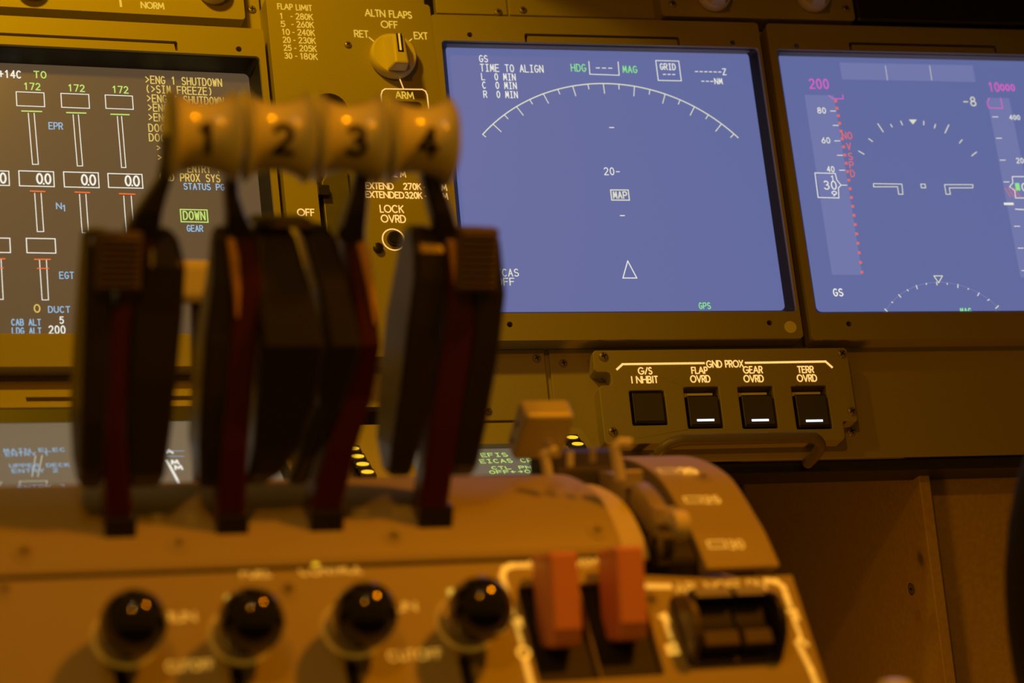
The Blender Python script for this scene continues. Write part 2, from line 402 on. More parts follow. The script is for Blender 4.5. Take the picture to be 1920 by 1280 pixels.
for x0, x1, yt, yb, xe0, xe1 in ((31, 83, 173, 199, 41, 78), (115, 167, 176, 202, 125, 161), (198, 249, 179, 204, 208, 242)):
    mb = MB(); prect(mb, FC, x0, yt, x1, yb, 1.6, h)
    pline(mb, FC, [(xe0 + 12, yt + 39), (xe0 + 20, yt + 135), (xe1 - 6, yt + 135), (xe1 - 14, yt + 39)], 1.5, h)
    g = eic.part('engine_gauge', mb, 'sym_white')
    mb = MB(); pline(mb, FC, [(xe0, yt + 35), (xe1, yt + 36)], 2.5, h + .0001); eic.part('limit_mark', mb, 'sym_lime', g)
for x0, x1, yt, yb, bx0, bx1, bb in ((36, 101, 321, 349, 65, 77, 434), (120, 185, 323, 351, 149, 161, 436), (203, 267, 326, 352, 232, 246, 437), (-40, 17, 320, 347, -20, -8, 430)):
    mb = MB(); prect(mb, FC, x0, yt, x1, yb, 1.8, h); ptext(mb, FC, '0.0' if False else '00', x1 - 32, x1 - 6, (yt + yb) / 2, 18, 3, h)
    pfill(mb, FC, x1 - 20.5, yb - 6, x1 - 17.5, yb - 3, h)
    pline(mb, FC, [(bx0, yt + 41), (bx0 + 5, bb), (bx1 + 5, bb), (bx1, yt + 41)], 1.5, h)
    g = eic.part('engine_gauge', mb, 'sym_white')
    mb = MB(); pline(mb, FC, [(bx0 - 8, yt + 37), (bx1 + 7, yt + 38)], 2.5, h + .0001); eic.part('limit_mark', mb, 'sym_orange', g)
for x0, x1, yt, yb, bx0, bx1, bb in ((50, 104, 447, 474, 74, 87, 562), (-35, 19, 446, 473, -10, 2, 561)):
    mb = MB(); prect(mb, FC, x0, yt, x1, yb, 1.8, h)
    pline(mb, FC, [(bx0, yt + 40), (bx0 + 5, bb), (bx1 + 4, bb), (bx1, yt + 40)], 1.5, h)
    g = eic.part('engine_gauge', mb, 'sym_white')
    mb = MB(); pline(mb, FC, [(bx0 - 9, yt + 39), (bx1 + 7, yt + 39)], 2.5, h + .0001); pline(mb, FC, [(bx0 - 4, yt + 56), (bx1 + 4, yt + 56)], 2, h + .0001); eic.part('limit_mark', mb, 'sym_orange', g)
mb = MB()
ptext(mb, FC, '+14C', -2, 39, 139, 13, 2.2, h); ptext(mb, FC, '200', 92, 122, 618, 14, 2.2, h); ptext(mb, FC, '5', 112, 119, 600, 12, 2, h)
eic.parts('white_readout', mb, 'sym_white')
mb = MB()
for s, x0, x1, y, hp in (('>ENG 1 SHUTDOWN', 273, 415, 152, 13.5), ('(>SIM FREEZE)', 274, 397, 169, 13.5), ('>ENG 4 SHUTDOWN', 276, 419, 187, 13.5), ('>ENG 3 SHUTDOWN', 278, 421, 204, 13.5), ('>ENG 2 SHUTDOWN', 279, 422, 222, 13.5),
                         ('DOOR', 279, 320, 240, 13.5), ('DOOR', 280, 321, 258, 13.5), ('>', 294, 301, 277, 10), ('>', 296, 303, 295, 10), ('ENTRY 1', 352, 412, 317, 13), ('GND PROX SYS', 300, 412, 333, 13.5)):
    ptext(mb, FC, s, x0, x1, y, hp, 1.9, h)
ptext(mb, FC, '0', 64, 75, 578, 14, 2.2, h)
eic.parts('amber_message', mb, 'sym_amber')
mb = MB()
for s, x0, x1, y, hp in (('EPR', 92, 117, 236, 12), ('N', 106, 115, 386, 11), ('1', 117, 124, 390, 11), ('EGT', 112, 138, 516, 12), ('DUCT', 91, 131, 580, 11), ('CAB ALT', 22, 76, 604, 11), ('LDG ALT', 23, 77, 620, 11), ('STATUS PG', 345, 420, 350, 11), ('GEAR', 351, 380, 428, 11)):
    ptext(mb, FC, s, x0, x1, y, hp, 1.8, h)
eic.parts('blue_label', mb, 'sym_cyan')

# ---- navigation display
SH = -.011
def blue_unit(label, x_tl, x_bl, x_tr, bx0, by_top, slotx):
    pass
su0, su1 = FR.pp(857, 340, SH)[0], FR.pp(1437, 340, SH)[0]; sv1, sv0 = FR.pp(1120, 93, SH)[1], FR.pp(1200, 584, SH)[1]
SW = su1 - su0
nd = Thing('display_unit', 'blue-lit map display with white compass arc, right of the gear panel', 'display', FR, ((su0 + su1) / 2, 0, -.020))
b0, b1 = FR.pp(857, 340)[0] - .0055, FR.pp(1464, 340)[0]
bt, bb = FR.pp(1120, 35)[1], FR.pp(1200, 636)[1]
st = FR.pp(1130, 66)[1]
bezel_unit(nd, FR, b0 - .004, b1, bb, bt, su0, su1, sv0, sv1, SH, 'screen_blue', (FR.pp(984, 72)[0], FR.pp(1274, 76)[0], st),
           [FR.pp(881, 65), FR.pp(1374, 80), FR.pp(956, 608), FR.pp(1443, 605)], topgap=FR.pp(1120, 82)[1] - sv1)
u, v = FR.pp(1482, 613); nd.part('sticker', MB().prism(circ(u, v, .0047, 24), 0, .0003), 'white', label='round white sticker')
h = SH + .0004
mb = MB()
C0 = FR.pp(1170, 560, h)
cen = FR.pp(1181, 545, h); top = FR.pp(1140, 157, h); lf = FR.pp(905, 252, h); rt = FR.pp(1384, 258, h)
# circle through left end, top and right end of the arc
def circ3(p, q, r):
    ax, ay, bx, by, cx, cy = *p, *q, *r; D = 2 * (ax * (by - cy) + bx * (cy - ay) + cx * (ay - by))
    ux = ((ax * ax + ay * ay) * (by - cy) + (bx * bx + by * by) * (cy - ay) + (cx * cx + cy * cy) * (ay - by)) / D
    uy = ((ax * ax + ay * ay) * (cx - bx) + (bx * bx + by * by) * (ax - cx) + (cx * cx + cy * cy) * (bx - ax)) / D
    return ux, uy, math.hypot(ax - ux, ay - uy)
ox, oy, RR = circ3(lf, FR.pp(1130, 156.5, h), rt)
aL, aR = math.degrees(math.atan2(lf[1] - oy, lf[0] - ox)), math.degrees(math.atan2(rt[1] - oy, rt[0] - ox))
mb.ribbon(arc(ox, oy, RR, RR, aL, aR, 48), .0009, h)
tk = [905, 923, 945, 969, 993, 1018, 1046, 1072, 1101, 1130, 1159, 1188, 1217, 1246, 1272, 1301, 1327, 1351, 1374]
for i, x in enumerate(tk):
    a = aL + (aR - aL) * i / 18.35; L = .0042 if i % 2 == 0 else .0085
    if i == 0: L = .003
    p = (ox + RR * math.cos(rad(a)), oy + RR * math.sin(rad(a))); q = (ox + (RR - L) * math.cos(rad(a)), oy + (RR - L) * math.sin(rad(a)))
    mb.ribbon([p, q], .0007, h)
nd.part('compass_arc', mb, 'sym_paper')
mb = MB()
for s, x0, x1, y, hp in (('GS', 899, 914, 110, 12), ('TIME TO ALIGN', 901, 1018, 128, 13), ('L  0 MIN', 903, 966, 144, 12), ('C  0 MIN', 905, 968, 160, 12), ('R  0 MIN', 907, 970, 177, 12), ('---', 1117, 1148, 127, 10),
                         ('GRID', 1238, 1266, 125, 11), ('---', 1243, 1266, 139, 9), ('------Z', 1303, 1361, 134, 11), ('---NM', 1315, 1354, 152, 10), ('20-', 1133, 1162, 321, 13)):
    ptext(mb, FR, s, x0, x1, y, hp, 1.5, h)
pline(mb, FR, [(1104, 115), (1106, 139), (1161, 141), (1159, 116)], 1.6, h)
prect(mb, FR, 1232, 114, 1275, 151, 1.6, h)
for x, y in ((1147, 239), (1167, 404)): pline(mb, FR, [(x - 4, y), (x + 4, y)], 1.8, h)
nd.parts('white_readout', mb, 'sym_white')
mb = MB(); ptext(mb, FR, 'HDG', 1071, 1098, 127, 13, 1.6, h); ptext(mb, FR, 'MAG', 1168, 1194, 130, 12, 1.6, h); ptext(mb, FR, 'GPS', 1311, 1332, 573, 11, 1.6, h)
nd.parts('green_readout', mb, 'sym_green')
mb = MB(); prect(mb, FR, 1146, 356, 1179, 375, 2.2, h); ptext(mb, FR, 'MAP', 1150, 1175, 365.5, 12, 2, h); ptext(mb, FR, 'TCAS', 931, 972, 511, 13, 1.8, h); ptext(mb, FR, 'OFF', 933, 964, 528, 13, 1.8, h)
nd.parts('yellow_readout', mb, 'sym_paper')
mb = MB(); pline(mb, FR, [(1177, 489), (1168, 521), (1194, 521)], 1.9, h, True); nd.part('aircraft_symbol', mb, 'sym_white')

# ---- primary flight display
u_l = FR.pp(1495, 345, SH)[0]
pv1, pv0 = FR.pp(1690, 106, SH)[1], FR.pp(1720, 584, SH)[1]
pfd = Thing('display_unit', 'blue-lit flight display with speed tape and attitude marks at the right edge', 'display', FR, (u_l + SW / 2, 0, -.020))
b0 = FR.pp(1480, 343)[0]
bezel_unit(pfd, FR, b0, u_l + SW + .012, FR.pp(1720, 635)[1], FR.pp(1690, 50)[1], u_l, u_l + SW, pv0, pv1, SH, 'screen_blue', (FR.pp(1593, 90)[0], FR.pp(1868, 90)[0], FR.pp(1730, 82)[1]),
           [FR.pp(1494, 86), FR.pp(1592, 607)], topgap=FR.pp(1690, 97)[1] - pv1)
mb = MB(); h2 = SH + .0002
pfill(mb, FR, 1577, 120, 1826, 151, h2)
u0 = FR.pp(1532, 330, h2)[0]; u1 = FR.pp(1589, 340, h2)[0]; va, vb = FR.pp(1530, 178, h2)[1], FR.pp(1560, 515, h2)[1]
mb.mark(); mb.poly([(u0, vb), (u1, vb), (u1, va), (u0, va)], h2)
u0 = FR.pp(1882, 350, h2)[0]; va, vb = FR.pp(1880, 184, h2)[1], FR.pp(1910, 520, h2)[1]
mb.mark(); mb.poly([(u0, vb), (u0 + .021, vb), (u0 + .019, va), (u0, va)], h2)
pfd.parts('tape_background', mb, 'tape_blue')
mb = MB()
for x0, x1, y, s in ((1533, 1548, 207, '80'), (1541, 1556, 263, '60'), (1551, 1564, 317, '40')): ptext(mb, FR, s, x0, x1, y, 10, 1.4, h)
for x, y in ((1562, 208), (1567, 235), (1570, 264), (1575, 291), (1579, 319)): pline(mb, FR, [(x - 5, y), (x + 5, y)], 1.5, h)
pline(mb, FR, [(1528, 324), (1566, 325), (1569, 337), (1577, 347), (1572, 352), (1573, 371), (1534, 370)], 1.7, h, True)
ptext(mb, FR, '30', 1545, 1568, 347, 15, 1.8, h); ptext(mb, FR, '1', 1558, 1564, 334, 9, 1.4, h); ptext(mb, FR, '9', 1560, 1569, 363, 9, 1.6, h); pline(mb, FR, [(1577, 347), (1588, 347)], 1.4, h)
pfd.parts('speed_tape', mb, 'sym_white')
mb = MB()
for i in range(21):
    y = 189 + 13.65 * i + (i * i) * .12; x = 1567 + i * 2.45
    if y < 515: pfill(mb, FR, x - 2.5, y - 2.5, x + 2.5, y + 2.5, h)
for s, x0, x1, y in (('NO', 1579, 1597, 254), ('V', 1588, 1595, 274), ('S', 1591, 1598, 293), ('P', 1593, 1600, 309), ('D', 1595, 1602, 325)): ptext(mb, FR, s, x0, x1, y, 12, 1.6, h)
pfd.parts('red_limit_mark', mb, 'sym_red')
mb = MB(); ptext(mb, FR, '200', 1518, 1553, 157, 17, 2, h); ptext(mb, FR, '10', 1854, 1873, 163, 16, 1.8, h); ptext(mb, FR, '000', 1876, 1902, 164, 11, 1.8, h)
pline(mb, FR, [(1554, 179), (1562, 185), (1581, 185), (1580, 178)], 1.8, h)
pline(mb, FR, [(1855, 184), (1851, 192), (1854, 202), (1880, 203), (1876, 184)], 1.8, h)
pfd.parts('magenta_readout', mb, 'sym_magenta')
mb = MB()
for p, q in (((1646, 232), (1656, 247)), ((1670, 233), (1673, 238)), ((1689, 227), (1692, 234)), ((1732, 227), (1732, 234)), ((1754, 233), (1752, 240)), ((1779, 234), (1772, 249)), ((1629, 260), (1636, 265)), ((1610, 283), (1620, 289)), ((1804, 262), (1799, 268)), ((1831, 285), (1822, 292)),
             ((1659, 579), (1664, 584)), ((1672, 566), (1674, 567)), ((1685, 552), (1689, 557)), ((1701, 543), (1703, 545)), ((1718, 535), (1720, 541)), ((1737, 531), (1737, 533)), ((1756, 529), (1757, 534)), ((1776, 531), (1776, 533)), ((1796, 533), (1796, 539)), ((1816, 541), (1815, 542)), ((1836, 549), (1833, 554)), ((1855, 561), (1852, 563)), ((1872, 573), (1867, 578))):
    pline(mb, FR, [p, q], 2.0, h)
mb.poly([FR.pp(1704, 224, h), FR.pp(1712, 233, h), FR.pp(1719, 224, h)], h)
pline(mb, FR, [(1751, 517), (1767, 517), (1760, 530)], 1.8, h, True)
pline(mb, FR, [(1638, 344), (1691, 345), (1693, 364), (1685, 364), (1683, 350), (1638, 350)], 1.7, h, True)
pline(mb, FR, [(1771, 346), (1824, 346), (1824, 352), (1780, 352), (1782, 364), (1774, 364)], 1.7, h, True)
prect(mb, FR, 1727, 345, 1735, 352, 1.7, h)
ptext(mb, FR, '-8', 1806, 1829, 190, 16, 1.8, h)
pfd.parts('attitude_mark', mb, 'sym_paper')
mb = MB(); a = FR.pp(1660, 128, h); 
for x in (1660, 1743): pline(mb, FR, [(x, 123), (x + 4, 150)], 1, h)
pfd.parts('mode_divider', mb, 'sym_paper')
ox, oy, RR = circ3(FR.pp(1664, 577, h2), FR.pp(1757, 529, h2), FR.pp(1868, 573, h2))
mb = MB(); mb.ribbon(arc(ox, oy, RR, RR, 150, 30, 40), .0004, h2); 
pfd.part('heading_arc', MB().ribbon([p for p in arc(ox, oy, RR, RR, 150, 30, 60) if p[1] > pv0], .0004, h2), 'tape_edge')
mb = MB(); ptext(mb, FR, 'GS', 1563, 1580, 548, 13, 2, h)
for x, y in ((1866, 219), (1873, 259), (1880, 300), (1887, 341), (1907, 424), (1914, 465), (1921, 507)): pline(mb, FR, [(x - 5, y), (x + 5, y)], 1.5, h)
ptext(mb, FR, '400', 1893, 1912, 220, 8, 1.3, h); ptext(mb, FR, '200', 1906, 1926, 301, 9, 1.3, h)
pline(mb, FR, [(1884, 382), (1899, 382)], 5, h); pline(mb, FR, [(1904, 392), (1925, 393)], 2, h)
pline(mb, FR, [(1940, 331), (1898, 331), (1899, 343), (1893, 350), (1903, 357), (1904, 371), (1945, 371)], 1.7, h); ptext(mb, FR, '0', 1916, 1926, 351, 14, 1.8, h)
pfd.parts('altitude_tape', mb, 'sym_white')
mb = MB()
for i in range(4): pline(mb, FR, [(1886 + 6 * i - 2, 352), (1886 + 6 * i + 9, 369)], 1.3, h)
pfd.part('hatched_mark', mb, 'sym_red')
mb = MB(); pfill(mb, FR, 1904, 343, 1912, 357, h); ptext(mb, FR, 'MAG', 1801, 1821, 583, 10, 2, h); pfd.parts('green_readout', mb, 'sym_green')

# ================================================================== flap and landing gear panel
Hh = .001
gp = Thing('gear_panel', 'olive flap and landing gear panel between the engine and map displays', 'panel', FC, (-.05, .03, -.020))
gu0 = FC.pp(528, 300, Hh)[0]; gu1 = FC.pp(831, 210, Hh)[0]; gv1 = FC.pp(660, 0, Hh)[1]; gv0 = -.138
cu, cv = FC.pp(620, 206, Hh); cr = .0136
s0, s1 = FC.pp(594, 340, Hh)[0], FC.pp(667, 360, Hh)[0]
slotp = [(s0, -.12)] + [(s0, cv - .02)] + [(cu + cr * math.cos(rad(a)), cv + cr * math.sin(rad(a))) for a in range(205, -30, -15)] + [(s1, cv - .02), (s1, -.12)]
aw = FC.rect(731, 190, 792, 203, Hh)
armw = rrect(aw[0], aw[1], aw[2] - .006, aw[3], .004)
gp.part('plate', MB().prism(rrect(gu0, gu1, gv0, gv1, .003), -.0198, Hh, [slotp, armw]), 'panel_paint', bevel=.0006)
gp.part('recess_back', MB().box(s0 - .003, s1 + .003, -.124, cv + cr + .002, -.0196, -.014), 'recess_grey')
gp.part('indicator_window', MB().box(aw[0] - .002, aw[1] + .002, aw[2] - .008, aw[3] + .002, -.012, -.008), 'black')
mb = MB(); h = Hh + .0002
rows = [('1', '280K'), ('5', '260K'), ('10', '240K'), ('20', '230K'), ('25', '205K'), ('30', '180K')]
ptext(mb, FC, 'FLAP LIMIT', 521, 584, 13.5, 10, 1.7, h, False)
for i, (a, b) in enumerate(rows):
    y = 30.5 + 14.9 * i; dx = 1.75 * i
    ptext(mb, FC, a, (525 if len(a) < 2 else 526.5) + dx * .85, (530.5 if a == '1' else 533 if len(a) < 2 else 540) + dx * .85, y - .6, 10, 1.7, h, False)
    ptext(mb, FC, '-', 545 + dx, 548.5 + dx, y, 10, 1.7, h, False)
    ptext(mb, FC, b, 555 + dx, 586 + dx, y + .8, 10.5, 1.7, h, False)
for s, x0, x1, y, hp in (('ALTN FLAPS', 685, 771, 26, 12), ('OFF', 715, 745, 46, 12), ('RET', 665, 690, 63.5, 12), ('EXT', 777, 801, 67, 12), ('ARM', 742, 775, 178.5, 12)): ptext(mb, FC, s, x0, x1, y, hp, 2, h, False)
pline(mb, FC, [(692, 70), (701, 77.5)], 2.4, h); pline(mb, FC, [(772, 73), (766, 78)], 2.4, h)
gp.parts('legend', mb, 'leg_amber')
mb = MB(); pline(mb, FC, [(750, 149), (756.5, 166)], 2, h)
pline(mb, FC, [(717, 206), (714.5, 178), (717, 170), (722, 166.5), (792, 167.5), (798, 171), (801, 178), (804, 204)], 2.2, h)
for s, x0, x1, y, hp in (('OFF', 558, 589, 398, 12), ('.82 M', 727, 760, 326, 10.5), ('EXTEND', 686, 737, 348.5, 11), ('270K', 757, 789, 349.5, 11), ('- .82 M', 795, 837, 351, 11), ('EXTENDED', 686, 757, 365, 11), ('320K', 760, 791, 366, 11), ('- .82 M', 797, 839, 367.5, 11), ('LOCK', 713, 756, 391.5, 13), ('OVRD', 715, 760, 410, 13)):
    ptext(mb, FC, s, x0, x1, y, hp, 2, h, False)
u, v = FC.pp(738, 449, h); mb.ribbon(circ(u, v, .0083, 28), .0009, h, None, True)
gp.parts('backlit_legend', mb, 'leg_bright')
screw(gp, FC, 652, 84, Hh, .0029)
# selector knob
u, v = FC.pp(738, 104, Hh + .006); K = gp.part('selector_knob', MB().lathe((u, v, Hh), [(.0165, 0), (.0176, .002), (.0177, .006), (.0172, .0085), (.0162, .0095)], 'w', 40), 'knob_cream', smooth=True)
mb = MB(); w0 = Hh + .009
mb.loft([[(u - .0085, v + .0146, w0), (u + .0085, v + .0146, w0), (u + .0075, v - .0150, w0), (u - .0075, v - .0150, w0)],
         [(u - .0042, v + .0092, w0 + .0135), (u + .0042, v + .0092, w0 + .0135), (u + .0054, v - .0155, w0 + .0145), (u - .0054, v - .0155, w0 + .0145)]])
gp.part('pointer_grip', mb, 'knob_cream', K, bevel=.0016)
mb = MB(); wz = w0 + .0140
mb.ribbon([(u, v + .0085), (u, v - .0045)], .0013, wz + .0006); gp.part('pointer_line', mb, 'leg_amber', K)
mb = MB(); mb.ribbon([(u - .0016, v + .0085), (u - .0016, v - .0055), (u + .0016, v - .0055), (u + .0016, v + .0085)], .0012, wz + .0005); gp.part('pointer_groove', mb, 'ink', K)
# lock override button in its ring
u, v = FC.pp(738, 449, Hh)
gp.part('lock_button', MB().lathe((u, v, Hh), [(.0052, 0), (.0052, .004), (.0044, .0048)], 'w', 20), 'dark_plastic', smooth=True)
u, v = FC.pp(708, 466, Hh)
gp.part('dark_plug', MB().lathe((u, v, Hh), [(.0035, 0), (.0035, .003), (.0028, .0035)], 'w', 20), 'dark_plastic', smooth=True)
# gear lever
gl = Thing('landing_gear_lever', 'brushed metal gear lever standing in the slot behind the lever grips', 'lever', FC, ((s0 + s1) / 2, -.03, -.012))
um = (s0 + s1) / 2 + .002
gl.part('stem', MB().prism([(um - .011, -.115), (um + .009, -.115), (um + .009, .012), (um + .006, .020), (um + .001, .020), (um - .011, -.001)], -.012, -.004), 'gear_metal', bevel=.0008)
gl.part('cross_pin', MB().box(s0 + .0002, s0 + .009, FC.pp(605, 366)[1], FC.pp(605, 347)[1], -.0035, .001), 'lever_black', bevel=.0004)
u, v = FC.pp(716, 520, .02); v -= .002
gl.part('wheel_knob', MB().lathe((um, v, .004), [(.010, -.008), (.015, -.006), (.017, 0), (.015, .006), (.010, .008)], 'u', 28), 'dull_steel', smooth=True)
gl.part('arm', MB().box(um - .003, um + .003, v - .004, v + .004, -.006, .004), 'steel')

# ================================================================== upper panels at the frame's top edge
H3 = -.004
bv = FC.pp(220, 24, H3)[1]; ur = FC.pp(458, 10, H3)[0]
t = Thing('selector_panel', 'raised olive switch panel with a NORM selector at the top left corner', 'panel', FC, (ur - .12, bv + .03, -.020))
t.part('plate', MB().prism(rrect(ur - .26, ur, bv, bv + .06, .003), -.0198, H3), 'panel_paint', bevel=.0012)
mb = MB(); h = H3 + .0003
ptext(mb, FC, 'NORM', 265, 307, 10.5, 11, 2.2, h, False); pline(mb, FC, [(224, -12), (227, 12)], 4, h)
u, v = FC.pp(284, -20, h); mb.ribbon(circ(u, v, .0078, 26), .0009, h, None, True)
t.parts('legend', mb, 'leg_amber')
for x, y, r in ((400, -22, .0115), (60, -30, .011)):
    u, v = FC.pp(x, y, H3 + .004)
    t.part('selector_knob', MB().lathe((u, v, H3), [(r, 0), (r * 1.05, .003), (r, .009), (r * .9, .0105)], 'w', 32), 'knob_cream', smooth=True)
screw(t2, FC, 472, 18, -.020, .0034); 
u0, u1, v0, v1 = FC.rect(487, -10, 494, 55, -.020); t2.part('seam', MB().box(u0, u0 + .0012, v0, v1 + .02, -.0202, -.0196), 'black')

bv = FR.pp(1420, 34, 0)[1]; ul = FR.pp(1240, 15, 0)[0]; ur = FR.pp(1602, 25, 0)[0]
t = Thing('mode_panel', 'raised panel with two cream knobs above the map display', 'panel', FR, ((ul + ur) / 2, bv + .03, -.020))
t.part('plate', MB().prism(rrect(ul, ur, bv, bv + .07, .003), -.0184, 0), 'panel_paint', bevel=.001)
for x, y in ((1341, -14), (1527, -12)):
    u, v = FR.pp(x, y, .008)
    k = t.part('selector_knob', MB().lathe((u, v, 0), [(.0122, 0), (.0134, .002), (.0134, .008), (.0122, .010)], 'w', 36), 'knob_cream', smooth=True)
    mb = MB(); mb.loft([[(u - .007, v + .012, .0095), (u + .007, v + .012, .0095), (u + .006, v - .0126, .0095), (u - .006, v - .0126, .0095)], [(u - .0036, v + .012, .021), (u + .0036, v + .012, .021), (u + .0042, v - .0112, .022), (u - .0042, v - .0112, .022)]])
    t.part('pointer_grip', mb, 'knob_cream', k, bevel=.0013)
for x, y in ((1261, 8), (1586, 17)): screw(t, FR, x, y, 0, .0034)
# dark glareshield lip over the right part of the pilot panel
t = Thing('glareshield', 'dark padded glareshield edge in the top right corner', 'glareshield', FR, (.42, FR.pp(1760, 40, 0)[1], -.020))
gb = FR.pp(1760, 47, 0)[1]; gl0 = FR.pp(1604, 20, 0)[0]
t.part('padding', MB().box(gl0, .66, gb + .001, gb + .10, -.0184, .001), 'dark_plastic', bevel=.003)
P_ = Frame((0, 0, 0), FR.U, FR.V, FR.N)
mb = MB(); mb.box(.0, .80, .215, .25, -.0184, .36)
t.part('overhang', mb, 'dark_plastic', bevel=.008)

# ================================================================== ground proximity panel
HG = -.002
t = Thing('switch_panel', 'raised GND PROX panel with four square push switches under the map display', 'panel', FR, (.18, -.16, -.0178))
L0, T0 = FR.pp(1113, 680, HG)[0], FR.pp(1350, 654, HG)[1]
Lx, Bx = FR.pp(1117, 760, HG)[0], FR.pp(1350, 829, HG)[1]
R0 = FR.pp(1602, 745, HG)[0]
n0, n1 = FR.pp(1130, 697, HG)[1], FR.pp(1130, 722, HG)[1]; nx = FR.pp(1146, 706, HG)[0]
m0 = FR.pp(1590, 789, HG)[1]; mx = FR.pp(1583, 805, HG)[0]
out = [(L0 + .002, T0), (L0, T0 - .002), (L0, n0 + .002), (L0 + .002, n0), (nx - .003, n0), (nx - .0008, n0 - .001), (nx, n0 - .003), (nx, n1 + .002), (nx - .002, n1), (L0 + .004, n1), (L0 + .002, n1 - .002), (L0 + .002, Bx + .002), (L0 + .004, Bx),
       (mx - .002, Bx), (mx, Bx + .002), (mx, m0 - .001), (mx + .001, m0), (R0 - .001, m0), (R0, m0 + .001), (R0, T0 - .002), (R0 - .002, T0)]
out = out[::-1]
holes = []; rects = []
for x0, y0, x1, y1 in ((1183, 732, 1249, 797), (1286, 725, 1352, 803), (1388, 724, 1454, 803), (1489, 723, 1555, 804)):
    r = FR.rect(x0, y0, x1, y1, HG); rects.append(r); holes.append(rrect(*r, .0012, 3))
t.part('plate', MB().prism(out, -.0175, HG, holes), 'panel_paint', bevel=.0009)
mb = MB(); h = HG + .0002
pline(mb, FR, [(1157, 692), (1167.5, 682.5), (1320, 680.5)], 4, h); pline(mb, FR, [(1398, 680), (1548, 677.5), (1560, 688)], 4, h)
for s, x0, x1, y, hp in (('GND PROX', 1325, 1393, 682, 12), ('G/S', 1197, 1222, 695, 12), ('I NHBIT', 1184, 1233, 711.5, 12), ('FLAP', 1297, 1326, 694, 11.5), ('OVRD', 1295, 1331, 710, 12), ('GEAR', 1394, 1429, 693, 12), ('OVRD', 1395, 1431, 709.5, 12), ('TERR', 1496, 1525, 692.5, 11.5), ('OVRD', 1495, 1531, 708.5, 12)):
    ptext(mb, FR, s, x0, x1, y, hp, 2.1, h, False)
t.parts('legend', mb, 'leg_bright')
for i, (a, b, c, d) in enumerate(rects):
    mb = MB(); mb.box(a - .001, b + .001, c - .001, d + .001, -.0175, -.0160)
    rb = t.part('switch_recess', mb, 'black')
    top = d - .0015 if i == 0 else d - .0068
    if i:
        mb = MB(); mb.box(a + .0005, b - .004, d - .0066, d - .0036, -.0160, HG - .0035); t.part('guard_strip', mb, 'bare_paint', rb)
    k = t.part('push_switch', MB().box(a + .0016, b - .0016, c + .0012, top, -.0160, HG + .0012), 'dark_plastic', bevel=.0007)
    mb = MB(); um = (a + b) / 2
    t.part('switch_face', MB().box(a + .0026, b - .0026, c + .0030, top - .0012, HG + .0011, HG + .0015), 'switch_grey', k)
    if i: t.part('light_bar', MB().box(um - .0066, um + .0064, c + .0050, c + .0066, HG + .0015, HG + .0018), 'key_white', k)
for x, y in ((1131, 668), (1578, 663), (1597, 771), (1149, 809)): screw(t, FR, x, y, HG, .0036)
for x, y in ((1128, 707), (1596, 809)):
    screw(t, FR, x, y, -.0175, .0036)
# grab handle
HB = -.0175
uL, vL = FR.pp(1226, 862, HB + .01); uR, vR = FR.pp(1521, 858, HB + .008)
vT = FR.pp(1400, 822, .022)[1]
uA = FR.pp(1280, 820, .022)[0]; uB = FR.pp(1532, 820, .022)[0]
t = Thing('grab_handle', 'round bar handle below the GND PROX switch panel', 'handle', FR, ((uA + uB) / 2, vT, HB))
P = [(uA - .022, vT - .012, HB - .001), (uA - .021, vT - .0105, HB + .012), (uA - .0165, vT - .0065, .014), (uA - .010, vT - .002, .019), (uA - .002, vT - .0002, .0215), (uA + .006, vT, .022), ((uA + uB) / 2, vT, .022), (uB - .008, vT, .022), (uB - .001, vT - .0006, .0205), (uB + .004, vT - .003, .016), (uB + .006, vT - .0045, .009), (uB + .006, vT - .0062, -.002), (uB + .006, vT - .0066, HB - .001)]
def smooth_path(P, n=5):
    P = [Vector(p) for p in P]; out = []
    for i in range(len(P) - 1):
        a, b, c, d = P[max(i - 1, 0)], P[i], P[i + 1], P[min(i + 2, len(P) - 1)]
        for k in range(n):
            s = k / n; out.append(.5 * ((2 * b) + (c - a) * s + (2 * a - 5 * b + 4 * c - d) * s * s + (3 * b - 3 * c + d - a) * s ** 3))
    return out + [P[-1]]
t.part('bar', MB().tube(smooth_path(P, 4), .0041, 14), 'handle_paint', smooth=60)

# ================================================================== forward aisle stand: lower display, control display
# (pixel v positions on the sloping plane)
lv0 = -.140
su1 = FD.pp(512, 850, -.006)[0]; su0 = su1 - .216; sv1 = FD.pp(200, 792, -.006)[1]
t = Thing('display_unit', 'lower sloping display with blue door labels behind the thrust levers', 'display', FD, (su1 - .1, -.05, -.02))
bt = FD.pp(200, 714, 0)[1]
bezel_unit_slot = FD.pp(60, 745, 0)
mb = MB(); op = rrect(su0 - .004, su1 + .004, lv0 + .004, FD.pp(200, 762, 0)[1], .003)
sl_u, sl_v = FD.pp(48, 744, 0)
slot = [(sl_u, sl_v - .006), (sl_u + .12, sl_v - .006), (sl_u + .12, sl_v), (sl_u, sl_v)]
t.part('bezel', mb.prism(rrect(su0 - .014, su1 + .012, lv0, bt, .003), -.020, 0, [op, slot[::-1]]), 'bezel_paint', bevel=.0008)
t.part('recess_back', MB().box(sl_u - .001, sl_u + .121, sl_v - .007, sl_v + .001, -.006, -.004), 'dark_rim')
mb = MB(); mid = rrect(su0 - .0038, su1 + .0038, lv0 + .004, FD.pp(200, 763, 0)[1], .003); inner = rrect(su0, su1, lv0 + .006, sv1, .003)
mb.loft([[(a, b, -.001) for a, b in mid], [(a, b, -.0055) for a, b in inner]], caps=False); t.part('inner_rim', mb, 'dark_rim')
t.part('screen', MB().box(su0 - .001, su1 + .001, lv0 + .005, sv1 + .001, -.009, -.006), 'screen_grey')
h = -.0056
mb = MB()
